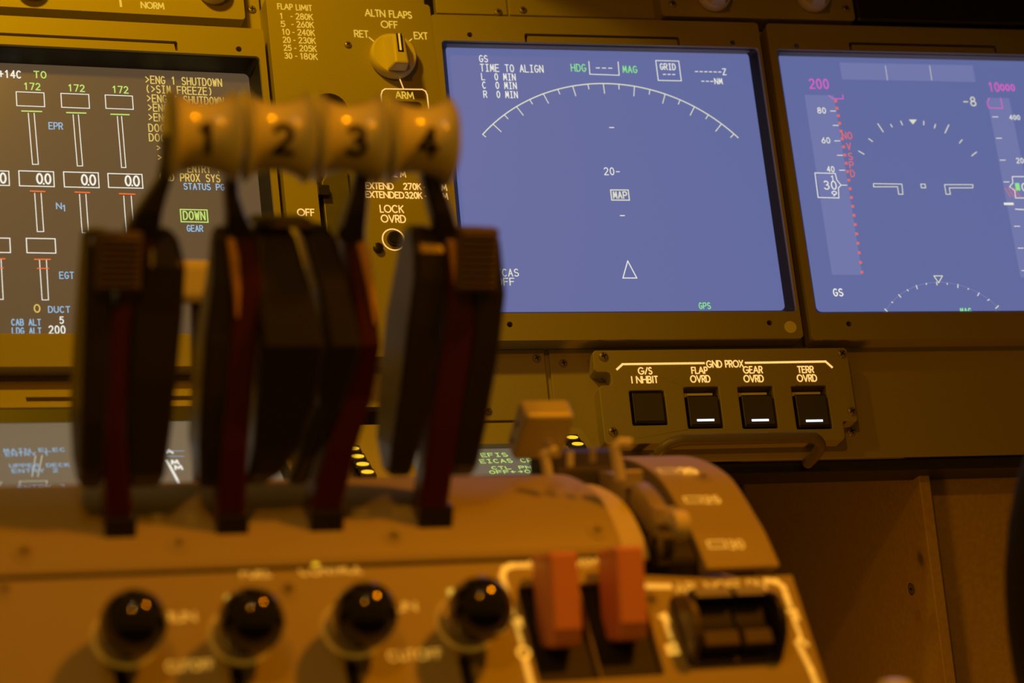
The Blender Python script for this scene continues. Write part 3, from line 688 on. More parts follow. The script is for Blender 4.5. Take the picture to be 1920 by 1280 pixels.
for s, x0, x1, y in (('MAIN ELEC', 7, 122, 843.5), ('ENTRY 1', 11, 91, 851), ('UPPER DECK', 18, 130, 872), ('ENTRY 2', 23, 108, 882), ('ENTRY 3', 34, 122, 911)): ptext(mb, FD, s, x0, x1, y, 6.3, .85, h)
pline(mb, FD, [(310, 845), (345, 845)], 1.3, h); pline(mb, FD, [(314, 855), (345, 855)], 1.3, h)
pline(mb, FD, [(470, 901), (482, 901)], 2, h)
t.parts('blue_label', mb, 'sym_cyan')
mb = MB()
pline(mb, FD, [(67, 853), (60, 893)], .9, h); pline(mb, FD, [(79, 853), (71, 893)], .9, h); pline(mb, FD, [(37, 911), (37, 902), (88, 901), (86, 911)], .9, h)
pline(mb, FD, [(-2, 910), (3, 903)], .9, h)
t.parts('fuselage_outline', mb, 'sym_paper')
mb = MB()
pline(mb, FD, [(313, 863), (335, 904)], 4.5, h); pline(mb, FD, [(70, 924), (86, 918)], 3, h); pline(mb, FD, [(488, 905), (504, 909)], 3, h)
ptext(mb, FD, 'M', 322, 334, 866, 7, 2, h); ptext(mb, FD, 'M', 328, 341, 876, 7, 2, h); ptext(mb, FD, 'A', 313, 323, 846, 6, 2, h)
t.parts('door_mark', mb, 'sym_white')

k0, k1 = FK.pp(652, 838, 0)[0], FK.pp(1098, 815, 0)[0]
kt = 0.0; kb = -.115
t = Thing('control_display_unit', 'sloping keypad unit with a green text screen and lit line keys behind the levers', 'display', FK, ((k0 + k1) / 2, -.05, -.02))
g0, g1 = FK.pp(884, 860, -.002)[0] - .045, FK.pp(1028, 860, -.002)[0]
gt = FK.pp(930, 836, -.002)[1]
t.part('body', MB().prism(rrect(k0, k1, kb, kt, .003), -.020, 0, [rrect(g0, g1, kb + .008, gt, .002)]), 'panel_paint', bevel=.0008)
s = t.part('screen', MB().box(g0 - .001, g1 + .001, kb + .006, gt + .001, -.008, -.004), 'screen_grey')
h = -.0036
mb = MB()
for st, x0, x1, y, hp in (('EFIS CP', 902, 990, 852, 6.5), ('EICAS CP', 900, 998, 863.5, 6.5), ('CTL PNL', 922, 1008, 876, 5), ('OFF<~ON', 918, 1007, 884, 5.5)): ptext(mb, FK, st, x0, x1, y, hp, 1.1, h)
t.parts('green_readout', mb, 'sym_lime')
mb = MB(); pline(mb, FK, [(885, 838), (950, 836.5)], 1.8, h); t.part('screen_edge_line', mb, 'sym_white')
for (bx, by, dx, dy, n) in ((662, 841, 9, 14.6, 4), (1073, 820, 10, 12.3, 2)):
    for i in range(n):
        u, v = FK.pp(bx + dx * i, by + dy * i, .004); 
        k = t.part('line_key', MB().box(u - .0056, u + .0056, v - .0046, v + .0046, 0, .0041), 'dark_plastic', bevel=.0006)
        t.part('key_light', MB().prism([(u + .0044 * math.cos(a), v + .0021 * math.sin(a)) for a in [i * PI / 9 for i in range(18)]], .0041, .0045), 'key_yellow', k)

# ================================================================== kick panels
kz1 = FR.at(0, FR.pp(1600, 858, -.02)[1], 0).z
t = Thing('kick_panel', 'mottled dark brown side panel below the board, right of the flap plate', 'panel', FW, (0, 0, .35))
def wray(x, y, d): return CAM + ray(x, y) * d
E1 = wray(1708, 884, 1.60); E2 = wray(1762, 1280, 1.60)
ang = rad(74); fwd = (Vector((CR.x, CR.y, 0)).normalized() * -math.cos(ang) + Vector((CF.x, CF.y, 0)).normalized() * math.sin(ang))
ex, ey = E1.x, E1.y; dn = (E2 - E1).normalized(); zt = E1.z + .06
base = E1 + dn * ((.35 - E1.z) / dn.z)
nor = Vector((-fwd.y, fwd.x, 0)); nor = nor if nor.dot(CAM - E1) > 0 else -nor
def quad_slab(mb, A, B, C2, D, n): mb.add([A, B, C2, D, A + n, B + n, C2 + n, D + n], [(0, 1, 2, 3), (4, 7, 6, 5), (0, 4, 5, 1), (1, 5, 6, 2), (2, 6, 7, 3), (3, 7, 4, 0)])
mb = MB(); th_ = -nor * .009
A = Vector((ex, ey, zt)); quad_slab(mb, A, A + fwd * .35, base + fwd * .35, base, th_)
kp = t.part('panel_sheet', mb, 'kick_brown', bevel=.0008)
d = ray(1709, 1104); n_ = nor; Q = CAM + d * ((A - CAM).dot(n_) / d.dot(n_))
fs = Frame(Q, fwd, dn * -1, nor)
mb = MB(); mb.lathe((0, 0, 0), [(.0042, -.001), (.0042, .0003), (.003, .0004)], 'w', 18)
mb.cur = 1; mb.ribbon([(-.0022, 0), (.0022, 0)], .001, .0006); mb.ribbon([(0, -.0022), (0, .0022)], .001, .0006); mb.ribbon(circ(0, 0, .0043, 18), .0008, .0005, None, True)
M = fs.mat(); mb.v = [tuple(M @ Vector(p)) for p in mb.v]
t.part('screw', mb, ['screw_paint', 'black'])
t = Thing('kick_panel', 'plain dark brown lower panel at the right edge beside the seam', 'panel', FW, (0, 0, .35))
mb = MB(); B0 = A + (-nor * .0095) ; B0 = wray(1727, 884, 1.622); B1 = wray(1784, 1280, 1.622); dn2 = (B1 - B0).normalized(); bb = B0 + dn2 * ((.35 - B0.z) / dn2.z)
rt_ = U2 * .3; B0 = B0 + Vector((0, 0, .002))
quad_slab(mb, B0, B0 + rt_, bb + rt_, bb, -N2 * .01)
t.part('panel_sheet', mb, 'kick_brown')

# ================================================================== pedestal
COVER = [(1.166, 1.1116), (1.133, 1.1116), (1.1044, 1.1094), (1.0725, 1.1011), (1.0527, 1.089), (1.039, 1.0747), (1.0351, 1.067)]
PLATE = [(1.221, 1.1209), (1.177, 1.1211), (1.1539, 1.1205), (1.1286, 1.1171), (1.1066, 1.111), (1.0934, 1.105), (1.0791, 1.0951), (1.067, 1.0852), (1.056, 1.0761), (1.0395, 1.058)]
def refine(P, n=4): return [(p.x, p.y) for p in smooth_path([(a, b, 0) for a, b in P], n)]
COVER, PLATE = refine(COVER), refine(PLATE)
XR, XPL, XCR, XL = .5373, .4932, .4437, .02
def on_prof(prof, px, py):
    d = ray(px, py); best = None
    for (y0, z0), (y1, z1) in zip(prof, prof[1:]):
        n = Vector((0, z1 - z0, -(y1 - y0))); A = Vector((0, y0, z0)); q = d.dot(n)
        if abs(q) < 1e-9: continue
        tt = (A - CAM).dot(n) / q; P = CAM + d * tt; s = (P.y - y0) / (y1 - y0)
        if -.01 <= s <= 1.01 and tt > 0 and (best is None or tt < best[0]): best = (tt, P)
    return best[1] if best else None
def offset(prof, e):
    out = []
    for i, (y, z) in enumerate(prof):
        a, b = prof[max(i - 1, 0)], prof[min(i + 1, len(prof) - 1)]; tx, tz = b[0] - a[0], b[1] - a[1]; L = math.hypot(tx, tz)
        nx_, nz_ = -tz / L, tx / L
        if nz_ < 0 or (abs(nz_) < .2 and nx_ > 0): nx_, nz_ = -nx_, -nz_
        if nx_ > 0.3: nx_, nz_ = -nx_, -nz_
        out.append((y + nx_ * e, z + nz_ * e))
    return out
ped = Thing('pedestal', 'amber-lit aisle stand carrying the thrust levers and fuel control switches', 'pedestal', FW, (.28, 1.1, .35))
# main body below the fuel panel
fv = lambda v, h=0: FP.at(0, v, h)
q1, q2 = fv(.0005, -.004), fv(-.16, -.004)
ped.part('body', MB().xprism([(1.19, .35), (1.19, 1.06), (q1.y + .003, q1.z - .006), (q2.y, q2.z), (q2.y, .35)], XL, XR - .001), 'pedestal_paint')
cov = COVER + [(1.048, 1.064), (1.166, 1.09)]
t_c = MB()
t_c.xprism(cov, XL, XCR)
cover = ped.part('lever_cover', t_c, 'pedestal_paint', bevel=.0012)
ped.part('flap_cover', MB().xprism(PLATE + [(1.052, 1.055), (1.221, 1.09)], XPL, XR), 'pedestal_paint', bevel=.0012)
floor_p = offset(COVER, -.006)
ped.part('slot_floor', MB().xprism(floor_p + [(1.046, 1.062), (1.166, 1.08)], XCR, .460), 'bare_paint')
ped.part('slot_well', MB().xprism(offset(COVER, -.016) + [(1.05, 1.05), (1.166, 1.07)], .460, XPL), 'black')
# fuel panel front sheet with slots
u0 = XL - XR
slots = []
for x, y in ((228, 1262), (445, 1262), (660, 1250), (872, 1240)):
    u, v = FP.pp(x, y, 0); slots.append(rrect(u - .0035, u + .0035, v - .016, v + .004, .003, 3))
sl2 = []
for x0, x1, yt in ((982, 1022, 1098), (1098, 1140, 1092)):
    ua = FP.pp(x0 + 6, 1180, 0)[0]; ub = FP.pp(x1 + 84, 1180, 0)[0]; v = FP.pp(x0 + 20, yt, 0)[1]; sl2.append(rrect(ua, ub, v - .055, v, .002, 3))
outl = [(u0, -.16), (0, -.16), (0, .0), (XPL - XR - .002, .0), (XCR - XR + .001, .004), (XCR - XR, .0165), (u0, .0165)]
ped.part('fuel_panel', MB().prism(outl, -.004, 0, slots + sl2), 'pedestal_paint', bevel=.0008)
M = FP.mat(); 
for o in list(ped.e.children):
    if o.name.startswith('fuel_panel'):
        me = o.data
        for vtx in me.vertices: vtx.co = (M @ (vtx.co + Vector(ped.o))) - Vector(ped.o)
fp = [o for o in ped.e.children if o.name.startswith('fuel_panel')][0]
def ped_on_panel(name, mb, mats, **k):
    if mb.marks:
        for q in mb.pieces(): ped_on_panel(name, q, mats, **k)
        return
    mb.v = [tuple(M @ Vector(p)) for p in mb.v]; return ped.part(name, mb, mats, fp, **k)
ped_on_panel('seam', MB().box(u0, XCR - XR, .0150, .0168, -.001, .0008), 'black')
mb = MB()
for sl in slots + sl2:
    mb.mark(); us = [p[0] for p in sl]; vs = [p[1] for p in sl]; mb.poly([(min(us) - .0008, min(vs) - .0008), (max(us) + .0008, min(vs) - .0008), (max(us) + .0008, max(vs) + .0008), (min(us) - .0008, max(vs) + .0008)], -.0036)
ped_on_panel('slot_well', mb, 'black')
mb = MB(); h = .0003
for s, x0, x1, y, hp in (('FUEL', 452, 508, 1073, 16), ('CONTROL', 562, 678, 1067, 17), ('RUN', 310, 366, 1156, 16), ('CUTOFF', 312, 400, 1247, 17), ('RUN', 722, 780, 1137, 16), ('CUTOFF', 727, 828, 1227, 17)):
    ptext(mb, FP, s, x0, x1, y, hp, 2.2, h, False)
ped_on_panel('fuel_legend', mb, 'leg_dim'); mb = MB()
for x, y in ((235, 1195), (452, 1190), (662, 1178), (874, 1167)):
    mb.mark(); u, v = FP.pp(x, y, h); mb.ribbon(circ(u, v, .0152, 40), .0022, h, None, True)
ped_on_panel('gate_ring', mb, 'ring_mark'); mb = MB()
for x, y in ((429, 1122), (641, 1119), (846, 1110)):
    mb.mark(); u, v = FP.pp(x, y, h); mb.poly(circ(u, v, .0022, 12), h + .0001)
ped_on_panel('gate_dot', mb, 'leg_amber')
mb = MB(); u, v = FP.pp(591, 1057, h); mb.lathe((u, v, 0), [(.002, 0), (.002, .0008), (.001, .001)], 'w', 12); ped_on_panel('amber_light', mb, 'key_yellow')
mb = MB()
ptext(mb, FP, 'STAB TRIM', 993, 1122, 1055, 17, 2, h, False)
pline(mb, FP, [(990, 1059), (958, 1060), (946, 1066), (942, 1078), (961, 1150)], 8, h)
pline(mb, FP, [(984, 1235), (998, 1290)], 8, h)
pline(mb, FP, [(1198, 1098), (1256, 1099)], 8, h); 
pline(mb, FP, [(1436, 1088), (1456, 1090), (1469, 1100), (1475, 1118), (1481, 1135)], 8, h); pline(mb, FP, [(1500, 1213), (1521, 1255), (1534, 1290)], 8, h)
ptext(mb, FP, 'APL NOSE DN', 1266, 1436, 1099, 18, 2, h, False)
for pts in ([(964, 1166), (974, 1160), (977, 1172)], [(968, 1170), (978, 1205)], [(1238, 1156), (1247, 1152), (1253, 1165)], [(1246, 1160), (1258, 1196)], [(1252, 1212), (1264, 1207), (1270, 1222), (1256, 1224), (1252, 1212)], [(1478, 1146), (1490, 1144), (1496, 1160)], [(1486, 1154), (1500, 1190)], [(1494, 1206), (1500, 1196), (1513, 1208)]):
    pline(mb, FP, pts, 6, h)
u, v = FP.pp(982, 1223, h); mb.mark(); mb.ribbon(circ(u, v, .003, 14), .0015, h, None, True)
ped_on_panel('trim_legend', mb, 'leg_dim')
for x, y in ((541, 1105), (1222, 1124), (8, 1105)):
    mb = MB(); u, v = FP.pp(x, y, 0); mb.lathe((u, v, 0), [(.0055, 0), (.0055, .0003), (.0035, .0004), (.003, -.0002)], 'w', 18); mb.cur = 1
    mb.ribbon([(u - .002, v), (u + .002, v)], .0008, .0006); mb.ribbon([(u, v - .002), (u, v + .002)], .0008, .0006)
    ped_on_panel('screw', mb, ['pedestal_paint', 'recess_grey'], smooth=True)
# screws and legends on the curved covers
def surf_frame(prof, px, py):
    P = on_prof(prof, px, py); i = min(range(len(prof) - 1), key=lambda k: abs((prof[k][0] + prof[k + 1][0]) / 2 - P.y))
    a, b = prof[i], prof[i + 1]; V = Vector((0, a[0] - b[0], a[1] - b[1])).normalized()
    if V.z < 0: V = -V
    return Frame(P, XA, V, XA.cross(V))
for prof, lst in ((COVER, ((45, 1035), (335, 1018), (738, 1004), (1120, 994))), (PLATE, ((1320, 893),))):
    for x, y in lst:
        f_ = surf_frame(prof, x, y); mb = MB(); mb.lathe((0, 0, 0), [(.0058, 0), (.0058, .0004), (.0036, .0004), (.003, -.0002)], 'w', 18); mb.cur = 1
        mb.ribbon([(-.002, 0), (.002, 0)], .0008, .0007); mb.ribbon([(0, -.002), (0, .002)], .0008, .0007)
        Mx = f_.mat(); mb.v = [tuple(Mx @ Vector(p)) for p in mb.v]
        ped.part('screw', mb, ['pedestal_paint', 'recess_grey'], smooth=True)
mb = MB()
for s, bx0, bx1, tx0, tx1, y, hp in (('20', 1237, 1268, 1276, 1304, 882, 9), ('25', 1284, 1316, 1321, 1349, 936, 12), ('30', 1328, 1361, 1366, 1394, 1020, 15)):
    f_ = surf_frame(PLATE, (bx0 + tx1) / 2, y); m2 = MB()
    ptext(m2, f_, s, tx0, tx1, y, hp, 1.9, .0008, False); prect(m2, f_, bx0, y - hp * .42, bx1, y + hp * .42, 2.2, .0008)
    Mx = f_.mat(); m2.v = [tuple(Mx @ Vector(p)) for p in m2.v]; ped.parts('flap_scale', m2, 'leg_dim')
mb = MB()
for x0, x1, ys in ((285, 305, (968, 976, 984)), (348, 368, (966, 974, 982)), (660, 690, (956, 964, 972)), (735, 775, (952, 960, 968))):
    for y in ys:
        a, b = on_prof(COVER, x0, y), on_prof(COVER, x1, y)
        if a and b:
            mb.mark(); e = Vector((0, -.0004, .0006)); hgt = Vector((0, -.0006, .0007)) * .35; mb.add([a + e - hgt, b + e - hgt, b + e + hgt, a + e + hgt], [(0, 1, 2, 3)])
ped.parts('scale_line', mb, 'ring_mark')

# flap gate rail inside the slot
mb = MB()
base_p = offset(COVER, -.012)
def rail(i0, i1, e, u0, u1, mbx):
    mbx.mark()
    p = offset(COVER, e)[i0:i1 + 1]; q = offset(COVER, -.014)[i0:i1 + 1]; mbx.xprism(p + q[::-1], u0, u1)
N_ = len(COVER)
rail(3, 10, .001, .4680, .4765, mb); rail(11, 17, .002, .4680, .4770, mb)
t = Thing('flap_gate', 'notched silver gate rail in the flap lever slot', 'gate', FW, (.477, 1.1, 1.08))
t.parts('rail', mb, 'steel', bevel=.0006)
mb = MB(); y, z = COVER[10]; mb.box(.4670, .478, y - .0025, y + .0025, z - .004, z + .0065); mb.mark(); y, z = COVER[17]; mb.box(.4670, .480, y - .0025, y + .0025, z - .004, z + .0065)
t.parts('stop', mb, 'steel', bevel=.001)
y, z = COVER[19]
mb = MB(); mb.lathe((.4775, y - .001, z + .004), [(.003, -.0055), (.0075, -.004), (.0085, 0), (.0075, .004), (.003, .0055)], 'u', 20); t.part('roller', mb, 'white', smooth=True)
mb = MB(); mb.prism(circ(0, 0, .011, 20), -.0055, .001, [circ(-.001, .002, .0028, 12)]); mb.v = [(.4685 + c, y - .002 + a, z - .006 + b) for a, b, c in mb.v]; t.part('end_bracket', mb, 'lever_black')

# ================================================================== thrust levers
def lf(fr, secs):                                # sections (y, xl, xr, front, back) -> loft rings
    R = []
    for y, xl, xr, hf, hb in secs:
        ul, v = fr.pp(xl, y, 0); ur, _ = fr.pp(xr, y, 0)
        R.append([(ul, v, hb), (ur, v, hb), (ur, v, hf), (ul, v, hf)])
    return R
def grip_r(x): x = abs(x); return .0163 + .0062 * (x / .0162) ** 2.1
grips = ((377, 255, .0167), (515, 257, .0165), (650, 260, .0165), (783, 263, .0165))
labels = ('outermost left thrust lever with cream grip marked 1', 'second thrust lever from the left with cream grip marked 2', 'thrust lever with cream grip marked 3, third from the left', 'rightmost thrust lever with cream grip marked 4 and ribbed switch block')
necks = ([(455, 232, 298, .002, -.010), (425, 240, 300, .003, -.009), (395, 256, 304, .004, -.008), (365, 276, 312, .004, -.007), (335, 296, 322, .004, -.007), (300, 303, 322, .004, -.007), (250, 305, 320, .004, -.007)],
         [(450, 430, 482, .002, -.010), (425, 424, 470, .003, -.009), (400, 424, 458, .004, -.008), (365, 421, 446, .004, -.007), (330, 420, 444, .004, -.006), (300, 422, 443, .003, -.006)],
         [(455, 640, 684, .002, -.010), (425, 641, 684, .003, -.009), (395, 648, 686, .004, -.008), (362, 658, 689, .004, -.007), (330, 665, 690, .004, -.006), (300, 668, 688, .003, -.006)],
         [(450, 822, 864, .002, -.010), (425, 815, 856, .003, -.009), (395, 806, 846, .004, -.008), (362, 797, 835, .004, -.007), (335, 790, 822, .004, -.006), (300, 790, 815, .003, -.006)])
bodies = (
  [('reverse_lever', [(918, 150, 190, .000, -.014), (877, 148, 197, .004, -.025), (786, 150, 200, .006, -.037), (685, 153, 204, .006, -.033), (532, 158, 212, .005, -.025), (452, 162, 214, .002, -.021), (432, 166, 212, -.004, -.018)], 'lever_black'),
   ('leg', [(1008, 196, 250, .000, -.012), (950, 196, 248, .003, -.012), (800, 192, 232, .005, -.012), (600, 203, 243, .005, -.012), (445, 262, 300, .002, -.012)], 'lever_red'),
   ('reverse_lever', [(916, 240, 300, .000, -.020), (888, 240, 309, .004, -.024), (796, 236, 321, .005, -.030), (710, 240, 329, .006, -.030), (583, 246, 341, .006, -.026), (495, 270, 345, .007, -.022), (450, 275, 338, .000, -.020), (430, 280, 326, -.006, -.018)], 'lever_black')],
  [('reverse_lever', [(918, 376, 420, .000, -.014), (840, 372, 424, .003, -.028), (740, 376, 430, .004, -.026), (640, 382, 434, .004, -.022), (530, 398, 438, .002, -.018), (450, 405, 436, -.004, -.016), (428, 410, 432, -.008, -.014)], 'lever_black'),
   ('leg', [(1000, 404, 462, .000, -.012), (950, 405, 460, .003, -.012), (840, 411, 462, .005, -.012), (640, 428, 478, .005, -.012), (530, 436, 490, .004, -.012), (445, 430, 480, .002, -.012)], 'lever_red'),
   ('reverse_lever', [(915, 455, 500, -.004, -.014), (890, 468, 530, .000, -.018), (840, 474, 560, .004, -.022), (750, 478, 588, .008, -.024), (640, 482, 599, .013, -.022), (540, 478, 582, .004, -.022), (450, 484, 564, -.006, -.022), (425, 488, 552, -.014, -.022)], 'lever_black')],
  [('reverse_lever', [(915, 545, 582, -.004, -.014), (860, 562, 592, .002, -.018), (760, 596, 640, .007, -.022), (640, 606, 668, .013, -.022), (540, 596, 656, .004, -.022), (450, 576, 640, -.006, -.022), (425, 566, 626, -.014, -.022)], 'lever_black'),
   ('leg', [(992, 580, 640, .000, -.012), (940, 583, 642, .003, -.014), (840, 608, 664, .005, -.018), (740, 644, 694, .006, -.02), (640, 664, 705, .010, -.02), (540, 660, 698, .004, -.02), (445, 648, 682, -.001, -.018)], 'lever_red')],
  [('reverse_lever', [(896, 730, 772, .000, -.014), (840, 732, 784, .004, -.028), (735, 747, 802, .005, -.036), (608, 760, 822, .006, -.036), (520, 772, 834, .006, -.032), (470, 774, 836, .004, -.026), (445, 776, 830, -.002, -.022), (428, 780, 822, -.006, -.020)], 'lever_black'),
   ('leg', [(982, 784, 842, .000, -.012), (950, 784, 838, .003, -.012), (800, 802, 856, .005, -.012), (600, 834, 888, .005, -.012), (440, 838, 876, .002, -.012)], 'lever_red'),
   ('reverse_lever', [(895, 842, 888, .000, -.014), (870, 845, 894, .004, -.018), (796, 856, 909, .005, -.022), (644, 880, 934, .006, -.024), (547, 886, 944, .006, -.022), (450, 870, 938, .003, -.020), (430, 868, 930, -.003, -.018)], 'lever_black')])
slots_px = ((195, 254, 1006), (404, 464, 999), (580, 642, 991), (783, 846, 981))
for k in range(4):
    gx, gy, gw = grips[k]
    bx0, bx1, by = slots_px[k]; ub, vb = FL.pp((bx0 + bx1) / 2, by, 0)
    t = Thing('thrust_lever', labels[k], 'lever', FL, (ub, vb, 0), 'thrust levers on the aisle stand')
    gu, gv = FL.pp(gx, gy, 0)
    prof = [(.004, -gw), (.0155, -gw), (.0212, -gw + .0006), (.0225, -gw + .0018)] + [(grip_r(x), x) for x in [-.0130 + .0026 * i for i in range(11)]] + [(.0225, gw - .0018), (.0212, gw - .0006), (.0155, gw), (.004, gw)]
    g = t.part('grip', MB().lathe((gu, gv, 0), prof, 'u', 40), 'cream', smooth=50)
    mb = MB()
    def fm(a, b, gu=gu, gv=gv): r_ = grip_r(a - gu) + .0004; an = (b - gv) / r_; return (a, gv + r_ * math.sin(an), r_ * math.cos(an))
    text(mb, str(k + 1), gu - .0045 + (.0005 if k else -.002), gu + .0045, gv - .0058, .0130, .0030, 0, False, fm) if k else mb.ribbon([(gu - .003, gv + .0048), (gu, gv + .007), (gu, gv - .006)], .0034, 0, fm)
    t.part('numeral', mb, 'ink', g, label='dark numeral %d' % (k + 1))
    t.part('neck', MB().loft(lf(FL, necks[k])), 'lever_black', bevel=.002)
    for nm, secs, mt in bodies[k]:
        t.part(nm, MB().loft(lf(FL, secs)), mt, bevel=.0032 if nm != 'leg' else .0022, segs=4)
    if k == 1: t.part('lit_edge_strip', MB().loft(lf(FL, [(592, 438, 443, .0062, .0), (540, 435, 446, .0062, .0), (480, 428, 444, .005, .0), (446, 424, 437, .003, .0)])), 'lit_edge_orange', bevel=.001)  # light along the leg's edge, modelled as a bright strip
    if k == 2: t.part('lit_edge_strip', MB().loft(lf(FL, [(604, 693, 699, .009, .0), (540, 685, 698, .0062, .0), (480, 674, 693, .003, .0), (446, 667, 684, .001, -.004)])), 'lit_edge_orange', bevel=.001)
    if k == 3: t.part('lit_edge_strip', MB().loft(lf(FL, [(540, 846, 852, .0062, .0), (500, 842, 851, .006, .0), (448, 836, 850, .004, .0)])), 'lit_edge_orange', bevel=.001)
    if k == 1: t.part('top_cap', MB().loft(lf(FL, [(430, 486, 600, -.006, -.030), (414, 494, 596, -.010, -.028)])), 'rib_brown', bevel=.0015)
    if k in (0, 3):
        x0, x1, y0, y1 = ((182, 268, 436, 548), (862, 936, 428, 548))[k == 3]
        ua, va = FL.pp(x0, (y0 + y1) / 2, .012)[0], FL.pp(x0, y1, .012)[1]; uc, vc = FL.pp(x1, (y0 + y1) / 2, .012)[0], FL.pp(x0, y0, .012)[1]
        s = t.part('switch_block', MB().box(ua, uc, va, vc, .002, .0105), 'rib_brown', bevel=.0012)
        mb = MB()
        for i in range(9):
            v = va + .003 + (vc - va - .006) * i / 8; mb.xprism([(v - .0011, .0100), (v, .0122), (v + .0011, .0100)], ua + .0015, uc - .0015)
        t.part('ribs', mb, 'rib_brown', s)
    mb = MB(); mb.box(FL.pp(bx0, by, 0)[0], FL.pp(bx1, by, 0)[0], vb - .004, vb + .010, -.014, .003)
    t.part('foot', mb, 'lever_black', bevel=.001)

# speedbrake knob seen between levers 1 and 2
Pz = wray(367, 530, 1.19)
t = Thing('speedbrake_lever', 'amber-lit cream knob showing between the first two thrust levers', 'lever', FW, (Pz.x, Pz.y, 1.11))
t.part('knob', MB().box(Pz.x - .014, Pz.x + .014, Pz.y - .009, Pz.y + .009, Pz.z - .012, Pz.z + .0125), 'cream', bevel=.006, segs=4)
t.part('stem', MB().box(Pz.x - .003, Pz.x + .003, Pz.y - .003, Pz.y + .003, 1.105, Pz.z - .008), 'lever_black')

# ================================================================== flap lever
Pz = wray(1018, 816, 1.19)
a = rad(44); Fh = Frame(Pz, XA, (0, -math.sin(a), math.cos(a)), (0, -math.cos(a), -math.sin(a)))
t = Thing('flap_lever', 'cream paddle handle standing behind the notched silver gate', 'lever', Fh, (0, -.04, 0))
t.part('handle', MB().box(-.0148, .0148, -.0165, .0165, -.0125, .0030), 'handle_cream', bevel=.0030, segs=3)
mb = MB()
for v in (.004, -.008): mb.mark(); mb.lathe((-.0149, v, -.005), [(.0015, 0), (.0015, -.0004)], 'u', 10)
t.parts('screw', mb, 'ink')
mb = MB(); S0 = Vector((.462, 1.15, 1.10)); 
def toF(fr, P): d = Vector(P) - fr.O; return (d.dot(fr.U), d.dot(fr.V), d.dot(fr.N))
mb.tube([(.001, -.012, -.004), toF(Fh, (.452, 1.165, 1.122)), toF(Fh, (.456, 1.165, 1.098))], .004, 10)
t.part('stem', mb, 'dull_steel', smooth=True)
# slide bracket round the stem
t = Thing('lever_guide', 'dark slotted guide with pale metal posts at the foot of the cream handle', 'guide', FW, (.47, 1.15, 1.105))
def P3(x, y, d): return wray(x, y, d)
A = P3(1090, 872, 1.165)
t.part('block', MB().xprism([(1.126, 1.098), (1.168, 1.098), (1.168, 1.122), (1.156, 1.1265), (1.140, 1.1235), (1.126, 1.114)], .4415, .4865), 'guide_dark', bevel=.002)
def bar_px(pts, d, r): return MB().tube([P3(x, y, d) for x, y in pts], r, 8)
t.part('bracket', bar_px([(1163, 900), (1158, 868), (1152, 834), (1160, 830), (1184, 831)], 1.14, .0030), 'white', smooth=True)
t.part('bracket', bar_px([(1028, 892), (1024, 866), (1018, 848), (1024, 845), (1044, 845)], 1.14, .0027), 'white', smooth=True)
t.part('post', bar_px([(1030, 842), (1026, 824)], 1.14, .0026), 'steel', smooth=True)
t.part('post', bar_px([(1069, 874), (1069, 846)], 1.14, .0019), 'white', smooth=True)
t.part('post', bar_px([(1111, 866), (1112, 838)], 1.14, .0018), 'steel', smooth=True)

# ================================================================== fuel control switches
def fuel(px, py, rx, ry, label, first=None):
    hh = .019; u, v = FP.pp(rx, ry, 0)
    return u, v
pos = [(250, 1170, 235, 1195), (472, 1152, 452, 1190), (688, 1143, 662, 1178), (895, 1136, 874, 1167)]
flab = ('black ball fuel switch, first from the left, beside the RUN legend', 'black ball fuel switch under the FUEL legend', 'black ball fuel switch under the CONTROL legend', 'black ball fuel switch beside the red trim levers')
proto = None
for (kx, ky, rx, ry), lb in zip(pos, flab):
    u, v = FP.pp(rx, ry, 0)
    if proto is None:
        proto = Thing('fuel_control_switch', lb, 'switch', FP, (u, v, 0), 'fuel control switches on the aisle stand')
        proto.part('collar', MB().lathe((u, v, 0), [(.0138, .0001), (.0138, .004), (.0128, .005), (.007, .005)], 'w', 32), 'dull_steel', smooth=True)
        ku, kv = FP.pp(kx, ky, .022)
        mb = MB(); mb.tube([(u, v - .004, .003), (u, v - .003, .008), ((u + ku) / 2, (v + kv) / 2, .014), (ku, kv, .02)], .0045, 12); proto.part('stem', mb, 'lever_black', smooth=True)
        R = .0162; mb = MB(); mb.lathe((ku, kv, .022), [(R * math.sin(rad(q)) * (1 if q < 90 else 1), -R * 1.12 * math.cos(rad(q))) for q in range(4, 180, 8)], 'w', 36)
        proto.part('ball_knob', mb, 'ball_black', smooth=True)
    else:
        copy_thing(proto, (u, v, 0), lb)

# ================================================================== stabiliser trim levers and rocker
def trim(px0, px1, yt, yb, label):
    um0, v1 = FP.pp((px0 + px1) / 2, yb, .016)
    P = FP.at(um0, v1, .016); f_ = Frame(P, XA, (0, .10, .995), (0, -.995, .10))
    t = Thing('trim_lever', label, 'lever', f_, (0, 0, -.02), 'red trim levers on the aisle stand')
    hw = .0079
    t.part('paddle', MB().xprism([(.0385, 0), (0, 0), (-.0090, -.0045), (-.0090, -.026), (.0385, -.026)], -hw, hw), 'trim_red', bevel=.0022, segs=3)
    t.part('shank', MB().box(-.005, .005, -.006, .012, -.045, -.012), 'black')
trim(1036, 1096, 1040, 1178, 'left red trim lever beside the fuel switches')
trim(1160, 1220, 1036, 1166, 'right red trim lever beside the black rocker')
mb = MB()
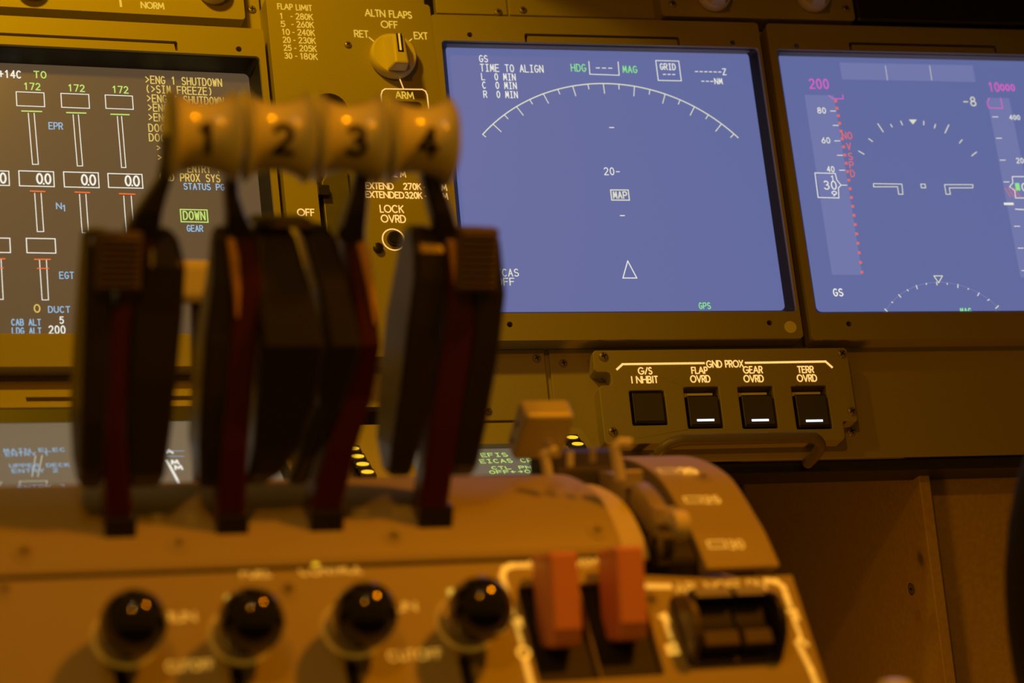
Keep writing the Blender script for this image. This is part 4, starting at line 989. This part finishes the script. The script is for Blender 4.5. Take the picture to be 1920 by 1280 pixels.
# rocker housing
u0, v0 = FP.pp(1312, 1246, .002); u1 = FP.pp(1474, 1246, .002)[0]; v1 = FP.pp(1360, 1112, .002)[1]
t = Thing('trim_rocker', 'black twin rocker switch under the NOSE DN legend', 'switch', FP, ((u0 + u1) / 2, (v0 + v1) / 2, 0))
t.part('housing', MB().prism(rrect(u0 - .006, u1, v0, v1, .003), .0002, .003), 'dark_plastic', bevel=.0008)
prof = [(v0, .003), (v0 + .004, .010)] + [((v0 + v1) / 2 + (v1 - v0) * .42 * math.cos(rad(q)), .004 + .017 * math.sin(rad(q))) for q in range(150, 10, -20)] + [(v1 - .0005, .003)]
t.part('cheek', MB().xprism(prof, u0 - .0055, u0 - .0015), 'rib_brown', bevel=.001)
t.part('cheek', MB().xprism(prof, u1 - .005, u1 - .001), 'dark_plastic', bevel=.001)
um = (u0 + u1) / 2 - .001
for a_, b_ in ((u0 + .001, um - .0006), (um + .0006, u1 - .007)):
    vm = (v0 + v1) / 2
    pr = [(v0 + .005, .003), (v0 + .005, .010), (v0 + .013, .011), (vm - .001, .008), (v1 - .012, .0085), (v1 - .010, .0165), (v1 - .002, .012), (v1 - .002, .003)]
    rk = t.part('rocker', MB().xprism(pr, a_, b_), 'black', bevel=.0008)
    t.part('rocker_lit_pad', MB().xprism([(v1 - .0098, .0166), (v1 - .0098, .0176), (v1 - .0026, .0136), (v1 - .0026, .0124)], a_ + .0008, b_ - .0008), 'pad_gloss_grey', rk, bevel=.0004)  # gloss highlight on the black rocker, coloured in as lighter grey
    t.part('rocker_lit_pad', MB().xprism([(v0 + .006, .0095), (v0 + .006, .0112), (v0 + .0135, .0122), (v0 + .0135, .0105)], a_ + .0012, b_ - .0012), 'rib_brown', rk, bevel=.0004)  # lit lower face of the black rocker, coloured in as brown

# ================================================================== things at the frame's right edge
ys = [780, 800, 840, 900, 980, 1060, 1110, 1180, 1260, 1330, 1400]
Pc = [wray(2002 + (y - 1110) * .02, y, 1.10) for y in ys]
rs = [max(.006, .0318 * math.sqrt(max(0, 1 - ((y - 1110) / 334) ** 2))) for y in ys]
b0 = Pc[-1]
t = Thing('control_column', 'dark out-of-focus rounded column grip at the right edge', 'column', FW, (b0.x, b0.y, .35))
t.part('grip', MB().tube(Pc, rs, 24), 'black', smooth=True)
t.part('shaft', MB().tube([b0, Vector((b0.x + .01, b0.y, .35))], .012, 16), 'black', smooth=True)
Q = wray(1678, 1300, 1.06)
t = Thing('handle_knob', 'cream knob top peeking in at the bottom edge right of the aisle stand', 'knob', FW, (Q.x, Q.y, .35))
t.part('knob', MB().lathe((Q.x, Q.y, Q.z), [(.004, -.030), (.0075, -.028), (.0092, -.01), (.0098, -.002), (.0094, .0040), (.0075, .0068), (.003, .0080)], 'w', 28), 'cream', smooth=True)
t.part('stem', MB().lathe((Q.x, Q.y, .35), [(.004, 0), (.004, Q.z - .35 - .028)], 'w', 12), 'steel')
